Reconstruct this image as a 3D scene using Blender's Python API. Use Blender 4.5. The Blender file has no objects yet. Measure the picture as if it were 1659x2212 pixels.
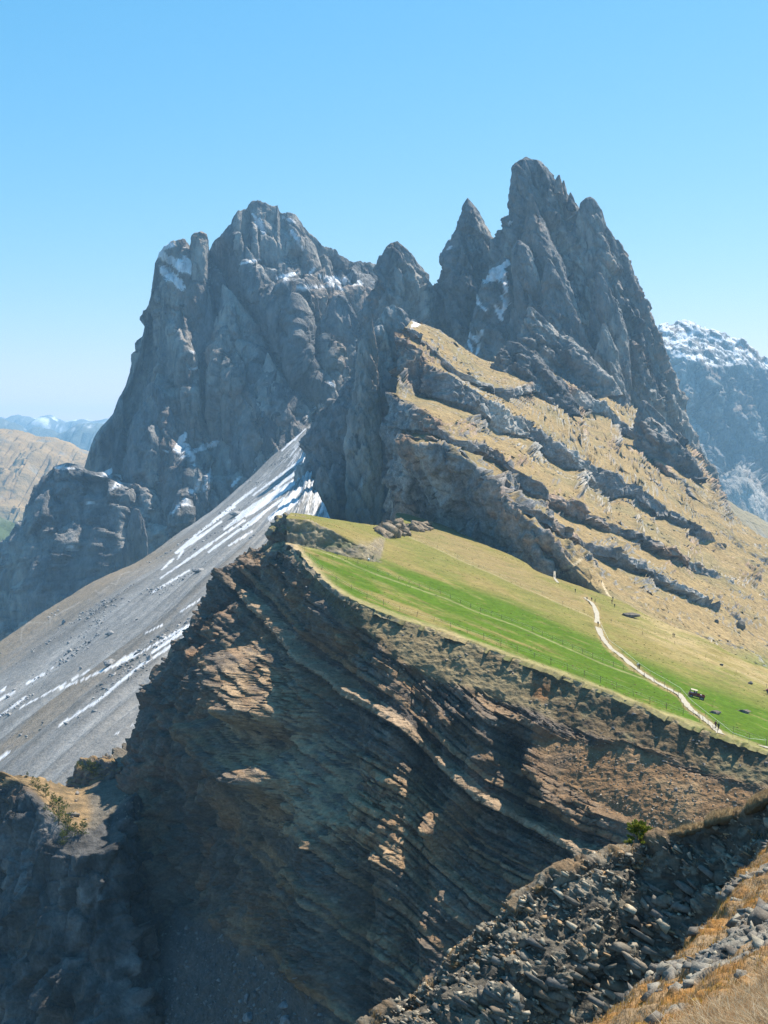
import bpy, bmesh, math, random
import numpy as np
from mathutils import Vector, Matrix

# ------------------------------------------------------------------ camera, sky, sun, exposure
S = bpy.context.scene
COL = S.collection
F = 2700.0                                   # focal length in units of a 1659 x 2212 frame
HU, HV = 829.5, 950.0                        # principal column and the horizon row

cam_d = bpy.data.cameras.new('camera')
cam = bpy.data.objects.new('camera', cam_d); COL.objects.link(cam)
cam.location = (0, 0, 0); cam.rotation_euler = (math.radians(90), 0, 0)
cam_d.sensor_fit = 'HORIZONTAL'; cam_d.sensor_width = 36.0
cam_d.lens = 36.0 * F / 1659.0
cam_d.shift_y = -(1106.0 - HV) / 1659.0
cam_d.clip_start = 0.5; cam_d.clip_end = 60000
S.camera = cam

SUN_AZ, SUN_EL = math.radians(48), math.radians(57)     # azimuth from the view axis towards the right
TO_SUN = Vector((math.sin(SUN_AZ) * math.cos(SUN_EL), math.cos(SUN_AZ) * math.cos(SUN_EL), math.sin(SUN_EL)))
w = bpy.data.worlds.new('World'); S.world = w; w.use_nodes = True
nt = w.node_tree; nt.nodes.clear()
sky = nt.nodes.new('ShaderNodeTexSky'); sky.sky_type = 'NISHITA'; sky.sun_disc = False
sky.sun_elevation = SUN_EL; sky.sun_rotation = SUN_AZ
sky.altitude = 2400; sky.air_density = 1.4; sky.dust_density = 1.0; sky.ozone_density = 1.6
bg = nt.nodes.new('ShaderNodeBackground'); bg.inputs['Strength'].default_value = 0.108
wo = nt.nodes.new('ShaderNodeOutputWorld')
# a camera-like grade of the whole sky: per-channel gain and power of the Nishita radiance
sep = nt.nodes.new('ShaderNodeSeparateColor'); cmb = nt.nodes.new('ShaderNodeCombineColor'); nt.links.new(sky.outputs[0], sep.inputs[0])
SKY_S = 0.10
for ch, (gain, power) in enumerate(((.70, 1.40), (.54, .68), (.62, .50))):
    m1 = nt.nodes.new('ShaderNodeMath'); m1.operation = 'MULTIPLY'; m1.inputs[1].default_value = .108
    m2 = nt.nodes.new('ShaderNodeMath'); m2.operation = 'POWER'; m2.inputs[1].default_value = power
    m3 = nt.nodes.new('ShaderNodeMath'); m3.operation = 'MULTIPLY'; m3.inputs[1].default_value = gain / SKY_S
    nt.links.new(sep.outputs[ch], m1.inputs[0]); nt.links.new(m1.outputs[0], m2.inputs[0]); nt.links.new(m2.outputs[0], m3.inputs[0]); nt.links.new(m3.outputs[0], cmb.inputs[ch])
bg.inputs['Strength'].default_value = SKY_S
nt.links.new(cmb.outputs[0], bg.inputs['Color']); nt.links.new(bg.outputs[0], wo.inputs['Surface'])

sun_d = bpy.data.lights.new('sun', 'SUN'); sun_d.energy = 5.0; sun_d.angle = math.radians(0.53); sun_d.color = (1.0, 0.91, 0.78)
sun = bpy.data.objects.new('sun', sun_d); COL.objects.link(sun)
sun.rotation_euler = TO_SUN.to_track_quat('Z', 'Y').to_euler()

S.view_settings.view_transform = 'Standard'; S.view_settings.look = 'None'
S.view_settings.exposure = 0.97; S.view_settings.gamma = 1.0; S.view_settings.use_curve_mapping = False
S.render.engine = 'CYCLES'; S.cycles.use_denoising = True; S.cycles.denoising_prefilter = 'NONE'
S.cycles.max_bounces = 5; S.cycles.diffuse_bounces = 2; S.cycles.glossy_bounces = 1
S.cycles.transmission_bounces = 2; S.cycles.transparent_max_bounces = 4; S.cycles.volume_bounces = 1

rng = np.random.default_rng(11)
random.seed(11)

# ------------------------------------------------------------------ helpers
def W(u, v, d):
    """a point seen at column u, row v, standing d metres ahead"""
    u = np.asarray(u, float); v = np.asarray(v, float); d = np.asarray(d, float)
    return np.stack([(u - HU) / F * d, d + 0 * u, -(v - HV) / F * d], -1)

def uv_of(P):
    return P[..., 0] / P[..., 1] * F + HU, -P[..., 2] / P[..., 1] * F + HV

def fields(P, specs):
    """evaluate procedural textures at points P; each spec: dict(kind, s=(sx,sy,sz) wavelengths, o=offset, ...)"""
    shp = P.shape[:-1]; pts = np.ascontiguousarray(P.reshape(-1, 3), dtype=np.float32)
    me = bpy.data.meshes.new('tmp'); me.vertices.add(len(pts)); me.vertices.foreach_set('co', pts.ravel())
    ob = bpy.data.objects.new('tmp', me); COL.objects.link(ob)
    ng = bpy.data.node_groups.new('tmp', 'GeometryNodeTree')
    ng.interface.new_socket('g', in_out='INPUT', socket_type='NodeSocketGeometry')
    ng.interface.new_socket('g', in_out='OUTPUT', socket_type='NodeSocketGeometry')
    gi = ng.nodes.new('NodeGroupInput'); go = ng.nodes.new('NodeGroupOutput'); pos = ng.nodes.new('GeometryNodeInputPosition')
    last = gi.outputs[0]
    for k, sp in enumerate(specs):
        ma = ng.nodes.new('ShaderNodeVectorMath'); ma.operation = 'MULTIPLY_ADD'
        s = sp['s']; s = (s, s, s) if np.isscalar(s) else s
        ma.inputs[1].default_value = [1.0 / q for q in s]
        o = sp.get('o', 0) * 17.31 + 3.7
        ma.inputs[2].default_value = (o, o * 1.7, -o * .9)
        ng.links.new(pos.outputs[0], ma.inputs[0])
        if sp['kind'] == 'n':
            n = ng.nodes.new('ShaderNodeTexNoise'); n.noise_dimensions = '3D'; n.normalize = True
            n.inputs['Scale'].default_value = 1.0; n.inputs['Detail'].default_value = sp.get('det', 4)
            n.inputs['Roughness'].default_value = sp.get('r', .5); n.inputs['Distortion'].default_value = sp.get('dist', 0)
            out = n.outputs[0]
        else:
            n = ng.nodes.new('ShaderNodeTexVoronoi'); n.voronoi_dimensions = '3D'; n.feature = sp.get('f', 'F1')
            n.inputs['Scale'].default_value = 1.0; n.inputs['Randomness'].default_value = sp.get('rand', 1)
            out = n.outputs['Color'] if sp.get('color') else n.outputs['Distance']
        ng.links.new(ma.outputs[0], n.inputs['Vector'])
        st = ng.nodes.new('GeometryNodeStoreNamedAttribute'); st.data_type = 'FLOAT'; st.domain = 'POINT'
        st.inputs['Name'].default_value = 'r%d' % k
        ng.links.new(last, st.inputs[0]); ng.links.new(out, st.inputs['Value']); last = st.outputs[0]
    ng.links.new(last, go.inputs[0])
    md = ob.modifiers.new('g', 'NODES'); md.node_group = ng
    dg = bpy.context.evaluated_depsgraph_get(); ev = ob.evaluated_get(dg).data
    res = []
    for k, sp in enumerate(specs):
        a = np.empty(len(pts), np.float32); ev.attributes['r%d' % k].data.foreach_get('value', a)
        if sp['kind'] == 'n': a = (a - .5) * 2
        res.append(a.reshape(shp).astype(float))
    bpy.data.objects.remove(ob); bpy.data.meshes.remove(me); bpy.data.node_groups.remove(ng)
    return res
def N(s, o=0, det=4, r=.5, dist=0): return dict(kind='n', s=s, o=o, det=det, r=r, dist=dist)
def V(s, o=0, f='F1', color=False, rand=1): return dict(kind='v', s=s, o=o, f=f, color=color, rand=rand)
def smooth(a, b, x):
    t = np.clip((x - a) / (b - a), 0, 1); return t * t * (3 - 2 * t)
def mix(a, b, t):
    t = np.asarray(t)[..., None] if np.ndim(b) > np.ndim(t) or np.ndim(a) > np.ndim(t) else t
    return a * (1 - t) + b * t
def rgb(*c): return np.array(c, float)
def cmix(C, c, m):
    return C * (1 - m[..., None]) + np.asarray(c, float) * m[..., None]
def crom(P, n):
    """resample a polyline of k-vectors to n points, Catmull-Rom through chord-length knots"""
    P = np.asarray(P, float)
    L = np.r_[0, np.cumsum(np.maximum(np.linalg.norm(np.diff(P, axis=0), axis=1), 1e-6))]
    t = np.linspace(0, L[-1], n); m = np.gradient(P, L, axis=0) if len(P) > 2 else np.repeat([(P[-1] - P[0]) / L[-1]], len(P), 0)
    i = np.clip(np.searchsorted(L, t, side='right') - 1, 0, len(P) - 2)
    h = (L[i + 1] - L[i]); x = ((t - L[i]) / h)[:, None]; h = h[:, None]
    return (2 * x**3 - 3 * x**2 + 1) * P[i] + (x**3 - 2 * x**2 + x) * h * m[i] + (-2 * x**3 + 3 * x**2) * P[i + 1] + (x**3 - x**2) * h * m[i + 1]
def loft(rows, nu, nv, weights=None, lin=False):
    """rows: list of polylines in world space; nu samples along, nv across -> [nv, nu, 3]"""
    R = np.stack([crom(r, nu) for r in rows])                     # k,nu,3
    k = len(R)
    t = np.arange(k, dtype=float) if weights is None else np.asarray(weights, float)
    q = np.linspace(t[0], t[-1], nv)
    i = np.clip(np.searchsorted(t, q, side='right') - 1, 0, k - 2)
    h = t[i + 1] - t[i]; x = ((q - t[i]) / h)[:, None, None]
    if lin: return R[i] * (1 - x) + R[i + 1] * x
    m = np.gradient(R, t, axis=0); h = h[:, None, None]
    return (2 * x**3 - 3 * x**2 + 1) * R[i] + (x**3 - 2 * x**2 + x) * h * m[i] + (-2 * x**3 + 3 * x**2) * R[i + 1] + (x**3 - x**2) * h * m[i + 1]
def normals(G):
    a = np.gradient(G, axis=1); b = np.gradient(G, axis=0)
    n = np.cross(a, b); l = np.linalg.norm(n, axis=-1, keepdims=True); return n / np.maximum(l, 1e-9)
def toward_cam(G, n):
    s = np.sign(np.sum(-G * n, -1)); s = np.sign(np.mean(s)) or 1
    return n * s
ALB = 0.80                                    # one factor on every albedo, paired with the exposure
def add_mesh(name, verts, quads, mat, parent=None, color=None, smooth_shade=True, loc=None):
    me = bpy.data.meshes.new(name); v = np.asarray(verts, dtype=np.float32).reshape(-1, 3)
    q = np.asarray(quads, dtype=np.int32); k = q.shape[1]
    me.vertices.add(len(v)); me.vertices.foreach_set('co', v.ravel())
    me.loops.add(q.size); me.loops.foreach_set('vertex_index', q.ravel())
    me.polygons.add(len(q)); me.polygons.foreach_set('loop_start', np.arange(0, q.size, k, dtype=np.int32))
    if smooth_shade: me.polygons.foreach_set('use_smooth', np.ones(len(q), bool))
    me.update(calc_edges=True); me.validate(verbose=False)
    if color is not None:
        c = np.asarray(color, float).reshape(-1, 3) * ALB; c = np.c_[np.clip(c, 0.004, .95), np.ones(len(c))]
        a = me.color_attributes.new('Col', 'FLOAT_COLOR', 'POINT'); a.data.foreach_set('color', c.astype(np.float32).ravel())
    me.materials.append(mat)
    ob = bpy.data.objects.new(name, me); COL.objects.link(ob)
    if parent: ob.parent = parent
    return ob
def grid_quads(nv, nu, wrap=False):
    i = np.arange(nv - 1)[:, None]; j = np.arange(nu if wrap else nu - 1)[None, :]; j2 = (j + 1) % nu
    q = np.stack([i * nu + j + 0 * i, i * nu + j2, (i + 1) * nu + j2, (i + 1) * nu + j], -1)
    return q.reshape(-1, 4)
def grid_mesh(name, G, mat, color=None, parent=None, wrap=False, sm=True):
    q = grid_quads(G.shape[0], G.shape[1], wrap)
    return add_mesh(name, G, q, mat, parent, color, sm)
def tag(o, label=None, cat=None, kind=None, group=None):
    if label: o['label'] = label
    if cat: o['category'] = cat
    if kind: o['kind'] = kind
    if group: o['group'] = group
    return o
def empty(name, loc=(0, 0, 0), rz=0.0):
    o = bpy.data.objects.new(name, None); COL.objects.link(o); o.location = loc; o.rotation_euler = (0, 0, rz); o.empty_display_size = .2
    return o
def pip(u, v, poly):
    """point in polygon, vectorised"""
    poly = np.asarray(poly, float); r = np.zeros(u.shape, bool); j = len(poly) - 1
    for i in range(len(poly)):
        xi, yi = poly[i]; xj, yj = poly[j]
        r ^= ((yi > v) != (yj > v)) & (u < (xj - xi) * (v - yi) / (yj - yi + 1e-12) + xi); j = i
    return r
def seg_dist(u, v, pts):
    """distance to a polyline and the fraction along it"""
    pts = np.asarray(pts, float); L = np.r_[0, np.cumsum(np.linalg.norm(np.diff(pts, axis=0), axis=1))]
    best = np.full(u.shape, 1e9); fr = np.zeros(u.shape)
    for i in range(len(pts) - 1):
        a, b = pts[i], pts[i + 1]; ab = b - a; l2 = ab @ ab + 1e-12
        t = np.clip(((u - a[0]) * ab[0] + (v - a[1]) * ab[1]) / l2, 0, 1)
        d = np.hypot(u - a[0] - t * ab[0], v - a[1] - t * ab[1]); m = d < best
        best = np.where(m, d, best); fr = np.where(m, (L[i] + t * (L[i + 1] - L[i])) / L[-1], fr)
    return best, fr

def facets(P, s, seed, tilt=0.0):
    """piecewise flat relief: every cell of a jittered lattice is a tilted plane. Returns height (about -1..1) and the gap to the next cell"""
    shp = P.shape[:-1]; Q = P.reshape(-1, 3)
    if tilt:
        ct, st = math.cos(tilt), math.sin(tilt); Q = np.stack([Q[:, 0] * ct + Q[:, 2] * st, Q[:, 1], -Q[:, 0] * st + Q[:, 2] * ct], -1)
    Q = (Q / np.asarray(s, float) + seed * 7.31).astype(np.float32); B = np.floor(Q); f1 = np.full(len(Q), 9., np.float32); f2 = f1.copy(); C = np.zeros_like(Q); I = np.zeros_like(Q)
    def h3(c, k):
        x = np.sin(c[:, 0] * 12.9898 + c[:, 1] * 78.233 + c[:, 2] * 37.719 + k * 9.17).astype(np.float64) * 43758.5453; return (x - np.floor(x)).astype(np.float32)
    for dx in (-1, 0, 1):
        for dy in (-1, 0, 1):
            for dz in (-1, 0, 1):
                c = B + np.array((dx, dy, dz), np.float32); ctr = c + .1 + .8 * np.stack([h3(c, 1), h3(c, 2), h3(c, 3)], -1)
                d = ((Q - ctr) ** 2).sum(-1); m = d < f1; f2 = np.where(m, f1, np.minimum(f2, d)); f1 = np.where(m, d, f1); C[m] = ctr[m]; I[m] = c[m]
    g = np.stack([h3(I, 4), h3(I, 5), h3(I, 6)], -1) * 2 - 1; r = h3(I, 7) * 2 - 1
    return (.55 * r + 1.1 * ((Q - C) * g).sum(-1)).reshape(shp).astype(float), (np.sqrt(f2) - np.sqrt(f1)).reshape(shp).astype(float)

# ------------------------------------------------------------------ materials
def new_mat(name):
    m = bpy.data.materials.new(name); m.use_nodes = True; t = m.node_tree
    b = t.nodes['Principled BSDF']; return m, t, b
def terrain_mat(name, var=(), bumps=(), rough=.95, spec=.15, hue=None):
    """vertex albedo x procedural grain; bumps: (wavelength, distance, stretch, kind)"""
    m, t, b = new_mat(name); b.inputs['Roughness'].default_value = rough; b.inputs['Specular IOR Level'].default_value = spec
    at = t.nodes.new('ShaderNodeAttribute'); at.attribute_name = 'Col'; c = at.outputs['Color']
    tc = t.nodes.new('ShaderNodeTexCoord')
    def tex(wl, st, kind, det=4):
        mp = t.nodes.new('ShaderNodeMapping'); mp.inputs['Scale'].default_value = [1.0 / (wl * q) for q in st]
        t.links.new(tc.outputs['Object'], mp.inputs['Vector'])
        if kind == 'v':
            n = t.nodes.new('ShaderNodeTexVoronoi'); n.inputs['Scale'].default_value = 1; out = n.outputs['Distance']
        else:
            n = t.nodes.new('ShaderNodeTexNoise'); n.inputs['Scale'].default_value = 1; n.inputs['Detail'].default_value = det; n.inputs['Roughness'].default_value = .62; out = n.outputs[0]
        t.links.new(mp.outputs[0], n.inputs['Vector']); return out
    for wl, amp, st in var:
        o = tex(wl, st, 'n'); mr = t.nodes.new('ShaderNodeMapRange')
        mr.inputs['From Min'].default_value = .3; mr.inputs['From Max'].default_value = .7
        mr.inputs['To Min'].default_value = 1 - amp; mr.inputs['To Max'].default_value = 1 + amp
        t.links.new(o, mr.inputs['Value'])
        mx = t.nodes.new('ShaderNodeVectorMath'); mx.operation = 'SCALE'
        t.links.new(c, mx.inputs[0]); t.links.new(mr.outputs[0], mx.inputs['Scale']); c = mx.outputs[0]
    t.links.new(c, b.inputs['Base Color'])
    prev = None
    for wl, dist, st, kind in bumps:
        o = tex(wl, st, kind, 6); bp = t.nodes.new('ShaderNodeBump'); bp.inputs['Distance'].default_value = dist; bp.inputs['Strength'].default_value = 1
        t.links.new(o, bp.inputs['Height'])
        if prev: t.links.new(prev, bp.inputs['Normal'])
        prev = bp.outputs[0]
    if prev: t.links.new(prev, b.inputs['Normal'])
    return m
def plain_mat(name, col, rough=.8, metal=0.0, var=.12, wl=.3, bump=0.0, spec=.3):
    col = [q * ALB for q in col]; m, t, b = new_mat(name); b.inputs['Roughness'].default_value = rough; b.inputs['Metallic'].default_value = metal; b.inputs['Specular IOR Level'].default_value = spec
    tc = t.nodes.new('ShaderNodeTexCoord'); n = t.nodes.new('ShaderNodeTexNoise'); n.inputs['Scale'].default_value = 1.0 / wl; n.inputs['Detail'].default_value = 4
    t.links.new(tc.outputs['Object'], n.inputs['Vector'])
    r = t.nodes.new('ShaderNodeMix'); r.data_type = 'RGBA'
    r.inputs[6].default_value = [max(0, c * (1 - var)) for c in col] + [1]; r.inputs[7].default_value = [min(1, c * (1 + var)) for c in col] + [1]
    t.links.new(n.outputs[0], r.inputs[0]); t.links.new(r.outputs[2], b.inputs['Base Color'])
    if bump:
        bp = t.nodes.new('ShaderNodeBump'); bp.inputs['Distance'].default_value = bump; t.links.new(n.outputs[0], bp.inputs['Height']); t.links.new(bp.outputs[0], b.inputs['Normal'])
    return m
# ------------------------------------------------------------------ mountains
M_ROCK = terrain_mat('limestone', var=[(18, .30, (1, 1, 3.0)), (5, .20, (1, 1, 2.4))], bumps=[(22, 10.0, (1, 1, 2.4), 'n'), (8, 4.5, (1, 1, 2.4), 'n'), (3.2, 2.0, (1, 1, 2.2), 'n')], rough=.95, spec=.1)

def snow_mask(u, v, nz, blobs):
    """blobs: (u0, v0, u1, v1, half width) strokes; ragged by noise nz"""
    m = np.zeros(u.shape)
    for (a, b, c, d, wd) in blobs:
        dist, fr = seg_dist(u, v, [(a, b), (c, d)])
        wloc = wd * (1 - .55 * np.abs(fr - .4))
        m = np.maximum(m, smooth(1.12, .88, dist / (wloc + .2) + 1.9 * nz))
    return m
ROCK_TINT = (1, 1, 1)
def limestone(P, seed=0, warm=.5, dark=1.0):
    a, b, c, d = fields(P, [N((90, 90, 160), seed, 5, .6), N((16, 16, 90), seed + 1, 4, .6), N((140, 140, 140), seed + 2, 4), N((9, 9, 12), seed + 3, 5, .7)])
    C = np.ones(P.shape) * rgb(.30, .295, .29)
    C = cmix(C, rgb(.54, .51, .465), smooth(-.05, .22, a))
    C = cmix(C, rgb(.155, .16, .17), smooth(.0, .28, b) * .85)
    C = cmix(C, rgb(.46, .30, .20), smooth(.02, .22, c + .35 * d) * min(1, warm * 1.3))
    C *= (1 + .30 * d)[..., None] * dark * .78
    return C, d
def crag(P, n, seed, amp, wl=90.0, aniso=2.4, tilt=0.0, bil=1.0, fine=1.0):
    """relief of a limestone wall: gullies, ribs, blocks; metres along n. tilt leans the grain (radians, downwards to the right)"""
    ct, st_ = math.cos(tilt), math.sin(tilt); Q = np.stack([P[..., 0] * ct + P[..., 2] * st_, P[..., 1], -P[..., 0] * st_ + P[..., 2] * ct], -1)
    a, b, e = fields(Q, [N((wl, wl, wl * aniso), seed, 2), N((wl / 2.4, wl / 2.4, wl * aniso / 2.4), seed + 1, 2), N((wl / 14, wl / 14, wl / 9), seed + 4, 4, .65)])
    h1, k1 = facets(Q, (wl * .62, wl * .62, wl * aniso * .62), seed); h2, k2 = facets(Q, (wl * .24, wl * .24, wl * aniso * .26), seed + 2); h3_, k3 = facets(Q, (wl * .10, wl * .10, wl * .16), seed + 5)
    r = (1 - 3.0 * np.abs(a)) * .55 + (1 - 3.0 * np.abs(b)) * .16 + h1 * 1.0 + h2 * .64 * (.5 + .5 * fine) + h3_ * .32 * fine + e * .12 * fine - .35 * bil * smooth(.16, 0, k1) - .28 * bil * smooth(.16, 0, k2)
    r -= r.mean()
    return r * amp
def spires_ref(): return globals().get('spires')
def tower(name, L, R, d0, th, nr, ns, amp, parent, seed, lean=0.0, p=1.5, wl=60.0, warm=.5, blobs=(), dark=1.0, edge=.6, tilt=None):
    q_ = 1.22 if name == 'spire' else 1.0; nr = int(nr * .66 * q_); ns = int(ns * .6 * q_)
    L = np.array(sorted(L, key=lambda q: q[1]), float); R = np.array(sorted(R, key=lambda q: q[1]), float)
    v0 = min(L[0, 1], R[0, 1]); v1 = max(L[-1, 1], R[-1, 1])
    vs = v0 + (v1 - v0) * np.linspace(0, 1, nr) ** 1.15
    xl = np.interp(vs, L[:, 1], L[:, 0]); xr = np.interp(vs, R[:, 1], R[:, 0])
    d = d0 - lean * (vs - v0) / F * d0
    hw = np.maximum((xr - xl) / 2, .4) / F * d; cx = ((xl + xr) / 2 - HU) / F * d; z = -(vs - HV) / F * d
    t = np.linspace(0, 2 * math.pi, ns, endpoint=False); t = t + .0
    c, s = np.cos(t), np.sin(t)
    X = np.sign(c) * np.abs(c) ** (2 / p); Y = np.sign(s) * np.abs(s) ** (2 / p)
    G = np.stack([cx[:, None] + hw[:, None] * X, d[:, None] - th * hw[:, None] * Y, np.repeat(z[:, None], ns, 1)], -1)
    n = np.stack([np.repeat((X * th)[None], nr, 0), np.repeat((-Y)[None], nr, 0), np.full((nr, ns), .25)], -1)
    n /= np.linalg.norm(n, axis=-1, keepdims=True)
    k = np.minimum(1, hw / (amp * 3.8))[:, None]
    front = np.clip(np.abs(s) ** .6, edge, 1)[None]                      # the profile keeps closer to its outline
    G2 = G + n * (crag(G, n, seed, amp * 1.25, wl, tilt=(.38 if parent is spires_ref() else .08) if tilt is None else tilt, bil=.75 if parent is spires_ref() else .5, aniso=3.2 if parent is spires_ref() else 3.6, fine=.8 if parent is spires_ref() else .5) * k * front)[..., None]
    top = G2[:1].mean(1, keepdims=True).repeat(ns, 1); top[..., 2] += hw[0] * .3
    G2 = np.concatenate([top, G2], 0)
    C, nz = limestone(G2, seed, warm, dark)
    if blobs:
        u, v = uv_of(G2); C = cmix(C, rgb(.86, .87, .9), snow_mask(u, v, nz, blobs))
    return grid_mesh(name, G2, M_ROCK, C, parent, wrap=True, sm=False)

# ---- the broad massif on the far side of the scree
SKY = [(150, 1075), (172, 1024), (180, 1012), (187, 992), (197, 962), (207, 939), (220, 922), (235, 907), (245, 892), (257, 862), (270, 837), (280, 812), (290, 782), (300, 752), (310, 717), (316, 690), (320, 665), (322, 642), (327, 612), (334, 582), (337, 557), (342, 544), (355, 532), (370, 522), (385, 519), (400, 515), (412, 530), (425, 545), (440, 550), (452, 542), (460, 524), (472, 514), (480, 504), (485, 497), (500, 482), (502, 472), (512, 457), (530, 449), (542, 432), (555, 429), (570, 434), (585, 442), (602, 444), (610, 459), (625, 459), (640, 464), (655, 487), (670, 504), (687, 517), (700, 532), (725, 537), (732, 552), (745, 557), (760, 564), (775, 562), (790, 567), (815, 572), (860, 590)]
massif = empty('mountain', (0, 0, 0)); tag(massif, 'broad grey limestone massif with snow patches above the scree slope', 'mountain', 'structure')
def build_massif():
    nu, nf, nb = 330, 300, 16
    uu = np.linspace(150, 860, nu)
    sk = np.interp(uu, [q[0] for q in SKY], [q[1] for q in SKY])
    j = fields(np.stack([uu, uu * 0, uu * 0], -1), [N(14, 5, 4, .6), N(5, 6, 3, .7)])
    sk = sk + (j[0] * 5 + j[1] * 5) * smooth(330, 360, uu)
    base = np.interp(uu, [150, 200, 340, 440, 540, 600, 660, 700, 760, 860], [1340, 1310, 1240, 1170, 1085, 1025, 950, 930, 930, 930])
    dt = np.interp(uu, [150, 200, 260, 320, 360, 450, 550, 700, 860], [1850, 1800, 1800, 1820, 1800, 1830, 1860, 1880, 1950])
    s = np.linspace(0, 1, nf)[:, None] ** 1.1
    vv = sk + s * (base - sk)
    # the face: shoulders, ledges and steep steps
    ph = np.radians(63)
    dd = dt - (vv - sk) / F * dt / math.tan(ph)
    # the near-vertical wall under the snowy shoulder and the shelf on the right
    dd = dd + 26 * smooth(0, 90, vv - sk) * smooth(420, 330, uu)
    shelf = smooth(595, 640, vv + .12 * (uu - 680)) * smooth(560, 640, uu)
    dd = dd - 45 * shelf
    # the ramp of gullies between the slabs
    for (pl, dep, wd) in [([(480, 560), (500, 640), (560, 720), (640, 850), (680, 900)], 55, 26), ([(452, 545), (455, 640), (440, 760), (450, 900), (470, 1000)], 40, 24), ([(640, 560), (660, 660), (690, 800)], 25, 18), ([(330, 700), (380, 850), (420, 1000)], 28, 26)]:
        ds, fr = seg_dist(uu[None] + 0 * vv, vv, pl); dd = dd + dep * np.exp(-(ds / wd) ** 2)
    G = W(uu[None] + 0 * vv, vv, dd)
    n = toward_cam(G, normals(G))
    k = smooth(0, .06, s) * .8 + .2
    G = G + n * (crag(G, n, 20, 17, 125, tilt=.12, bil=.8, aniso=3.6, fine=.5) * k * (.35 + .65 * smooth(150, 420, uu - 0 * vv)))[..., None]
    # far side falls away behind the skyline
    q = np.linspace(1, .03, nb)[:, None]
    B = np.stack([np.repeat(G[:1, :, 0], nb, 0), G[:1, :, 1] + 260 * q ** 1.2, G[:1, :, 2] - 420 * q ** 1.4], -1)
    B = B + fields(B, [N(60, 3, 3)])[0][..., None] * 14 * q[..., None]
    G = np.concatenate([B, G], 0)
    C, nz = limestone(G, 21, .28, .85)
    u, v = uv_of(G); n = normals(G); n *= np.sign(n[..., 2:3].mean())
    blobs = [(693, 882, 668, 904, 9), (666, 908, 645, 940, 6), (690, 905, 660, 950, 5), (345, 548, 436, 600, 10), (350, 535, 372, 530, 7), (352, 580, 395, 620, 11), (400, 560, 430, 590, 8), (556, 478, 570, 500, 8), (545, 462, 560, 480, 3), (612, 470, 635, 480, 4), (630, 500, 655, 540, 4), (600, 600, 640, 590, 4), (615, 600, 625, 615, 4), (700, 600, 780, 612, 6), (690, 595, 740, 625, 4), (640, 622, 720, 618, 3), (670, 590, 680, 580, 3), (520, 570, 560, 560, 3), (418, 742, 436, 747, 6), (410, 760, 440, 765, 2), (410, 797, 438, 793, 3), (712, 826, 722, 832, 4), (385, 965, 400, 935, 6), (392, 960, 418, 990, 9), (380, 970, 395, 985, 6), (418, 975, 470, 955, 5), (440, 960, 470, 962, 4), (415, 990, 420, 1005, 4), (485, 965, 470, 1000, 3), (460, 1010, 440, 1060, 5), (430, 1040, 400, 1090, 4), (410, 1070, 370, 1110, 4), (225, 1025, 240, 1015, 5), (210, 1035, 240, 1020, 4), (245, 1055, 270, 1030, 6), (360, 960, 362, 975, 3), (500, 1050, 520, 1030, 3), (550, 1020, 590, 985, 4), (290, 1000, 282, 1012, 2)]
    C = cmix(C, rgb(.86, .87, .9), snow_mask(u, v, nz, blobs))
    dust = smooth(.45, .75, n[..., 2]) * smooth(.0, .35, nz) * smooth(650, 600, v) * smooth(330, 380, u)
    C = cmix(C, rgb(.82, .84, .88), dust * .5)
    grid_mesh('mountain_wall', G, M_ROCK, C, massif, sm=False)
build_massif()
tower('rock_tower', [(429, 501), (421, 503), (413, 512), (409, 530), (407, 560), (404, 610)], [(439, 501), (447, 506), (450, 522), (451, 545), (450, 570), (448, 610)], 1800, .8, 110, 110, 6.5, massif, 31, wl=34)
tower('buttress', [(480, 615), (475, 652), (462, 702), (457, 757), (455, 850), (450, 960), (445, 1060)], [(484, 616), (500, 627), (530, 662), (550, 692), (575, 732), (605, 782), (630, 832), (655, 877), (670, 960), (680, 1060)], 1800, .34, 220, 160, 9, massif, 33, lean=.32, wl=62, p=1.7, warm=.22)
tower('buttress', [(577, 762), (565, 802), (548, 822), (525, 842), (515, 882), (505, 932), (498, 990), (490, 1070)], [(580, 763), (600, 802), (625, 837), (648, 870), (664, 892), (676, 930), (690, 980)], 1735, .42, 180, 150, 8, massif, 35, lean=.3, wl=55, p=1.6, warm=.35)
tower('buttress', [(320, 828), (306, 840), (300, 870), (285, 920), (270, 1000), (255, 1100), (250, 1220)], [(335, 828), (350, 842), (358, 880), (378, 930), (400, 1000), (420, 1100), (430, 1200)], 1715, .4, 150, 130, 9, massif, 37, lean=.25, wl=50, p=1.7, warm=.2)
tower('buttress', [(425, 600), (405, 640), (385, 720), (375, 800), (365, 900), (355, 1000)], [(440, 600), (452, 640), (462, 720), (468, 800), (480, 900), (490, 1000)], 1810, .36, 160, 120, 9, massif, 38, lean=.25, wl=60, p=1.7, warm=.15)
tower('buttress', [(720, 640), (705, 670), (695, 720), (690, 800), (680, 900), (672, 960)], [(745, 640), (765, 660), (790, 720), (810, 800), (820, 960)], 1800, .36, 150, 120, 9, massif, 39, lean=.2, wl=55, p=1.7, warm=.2)
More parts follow.
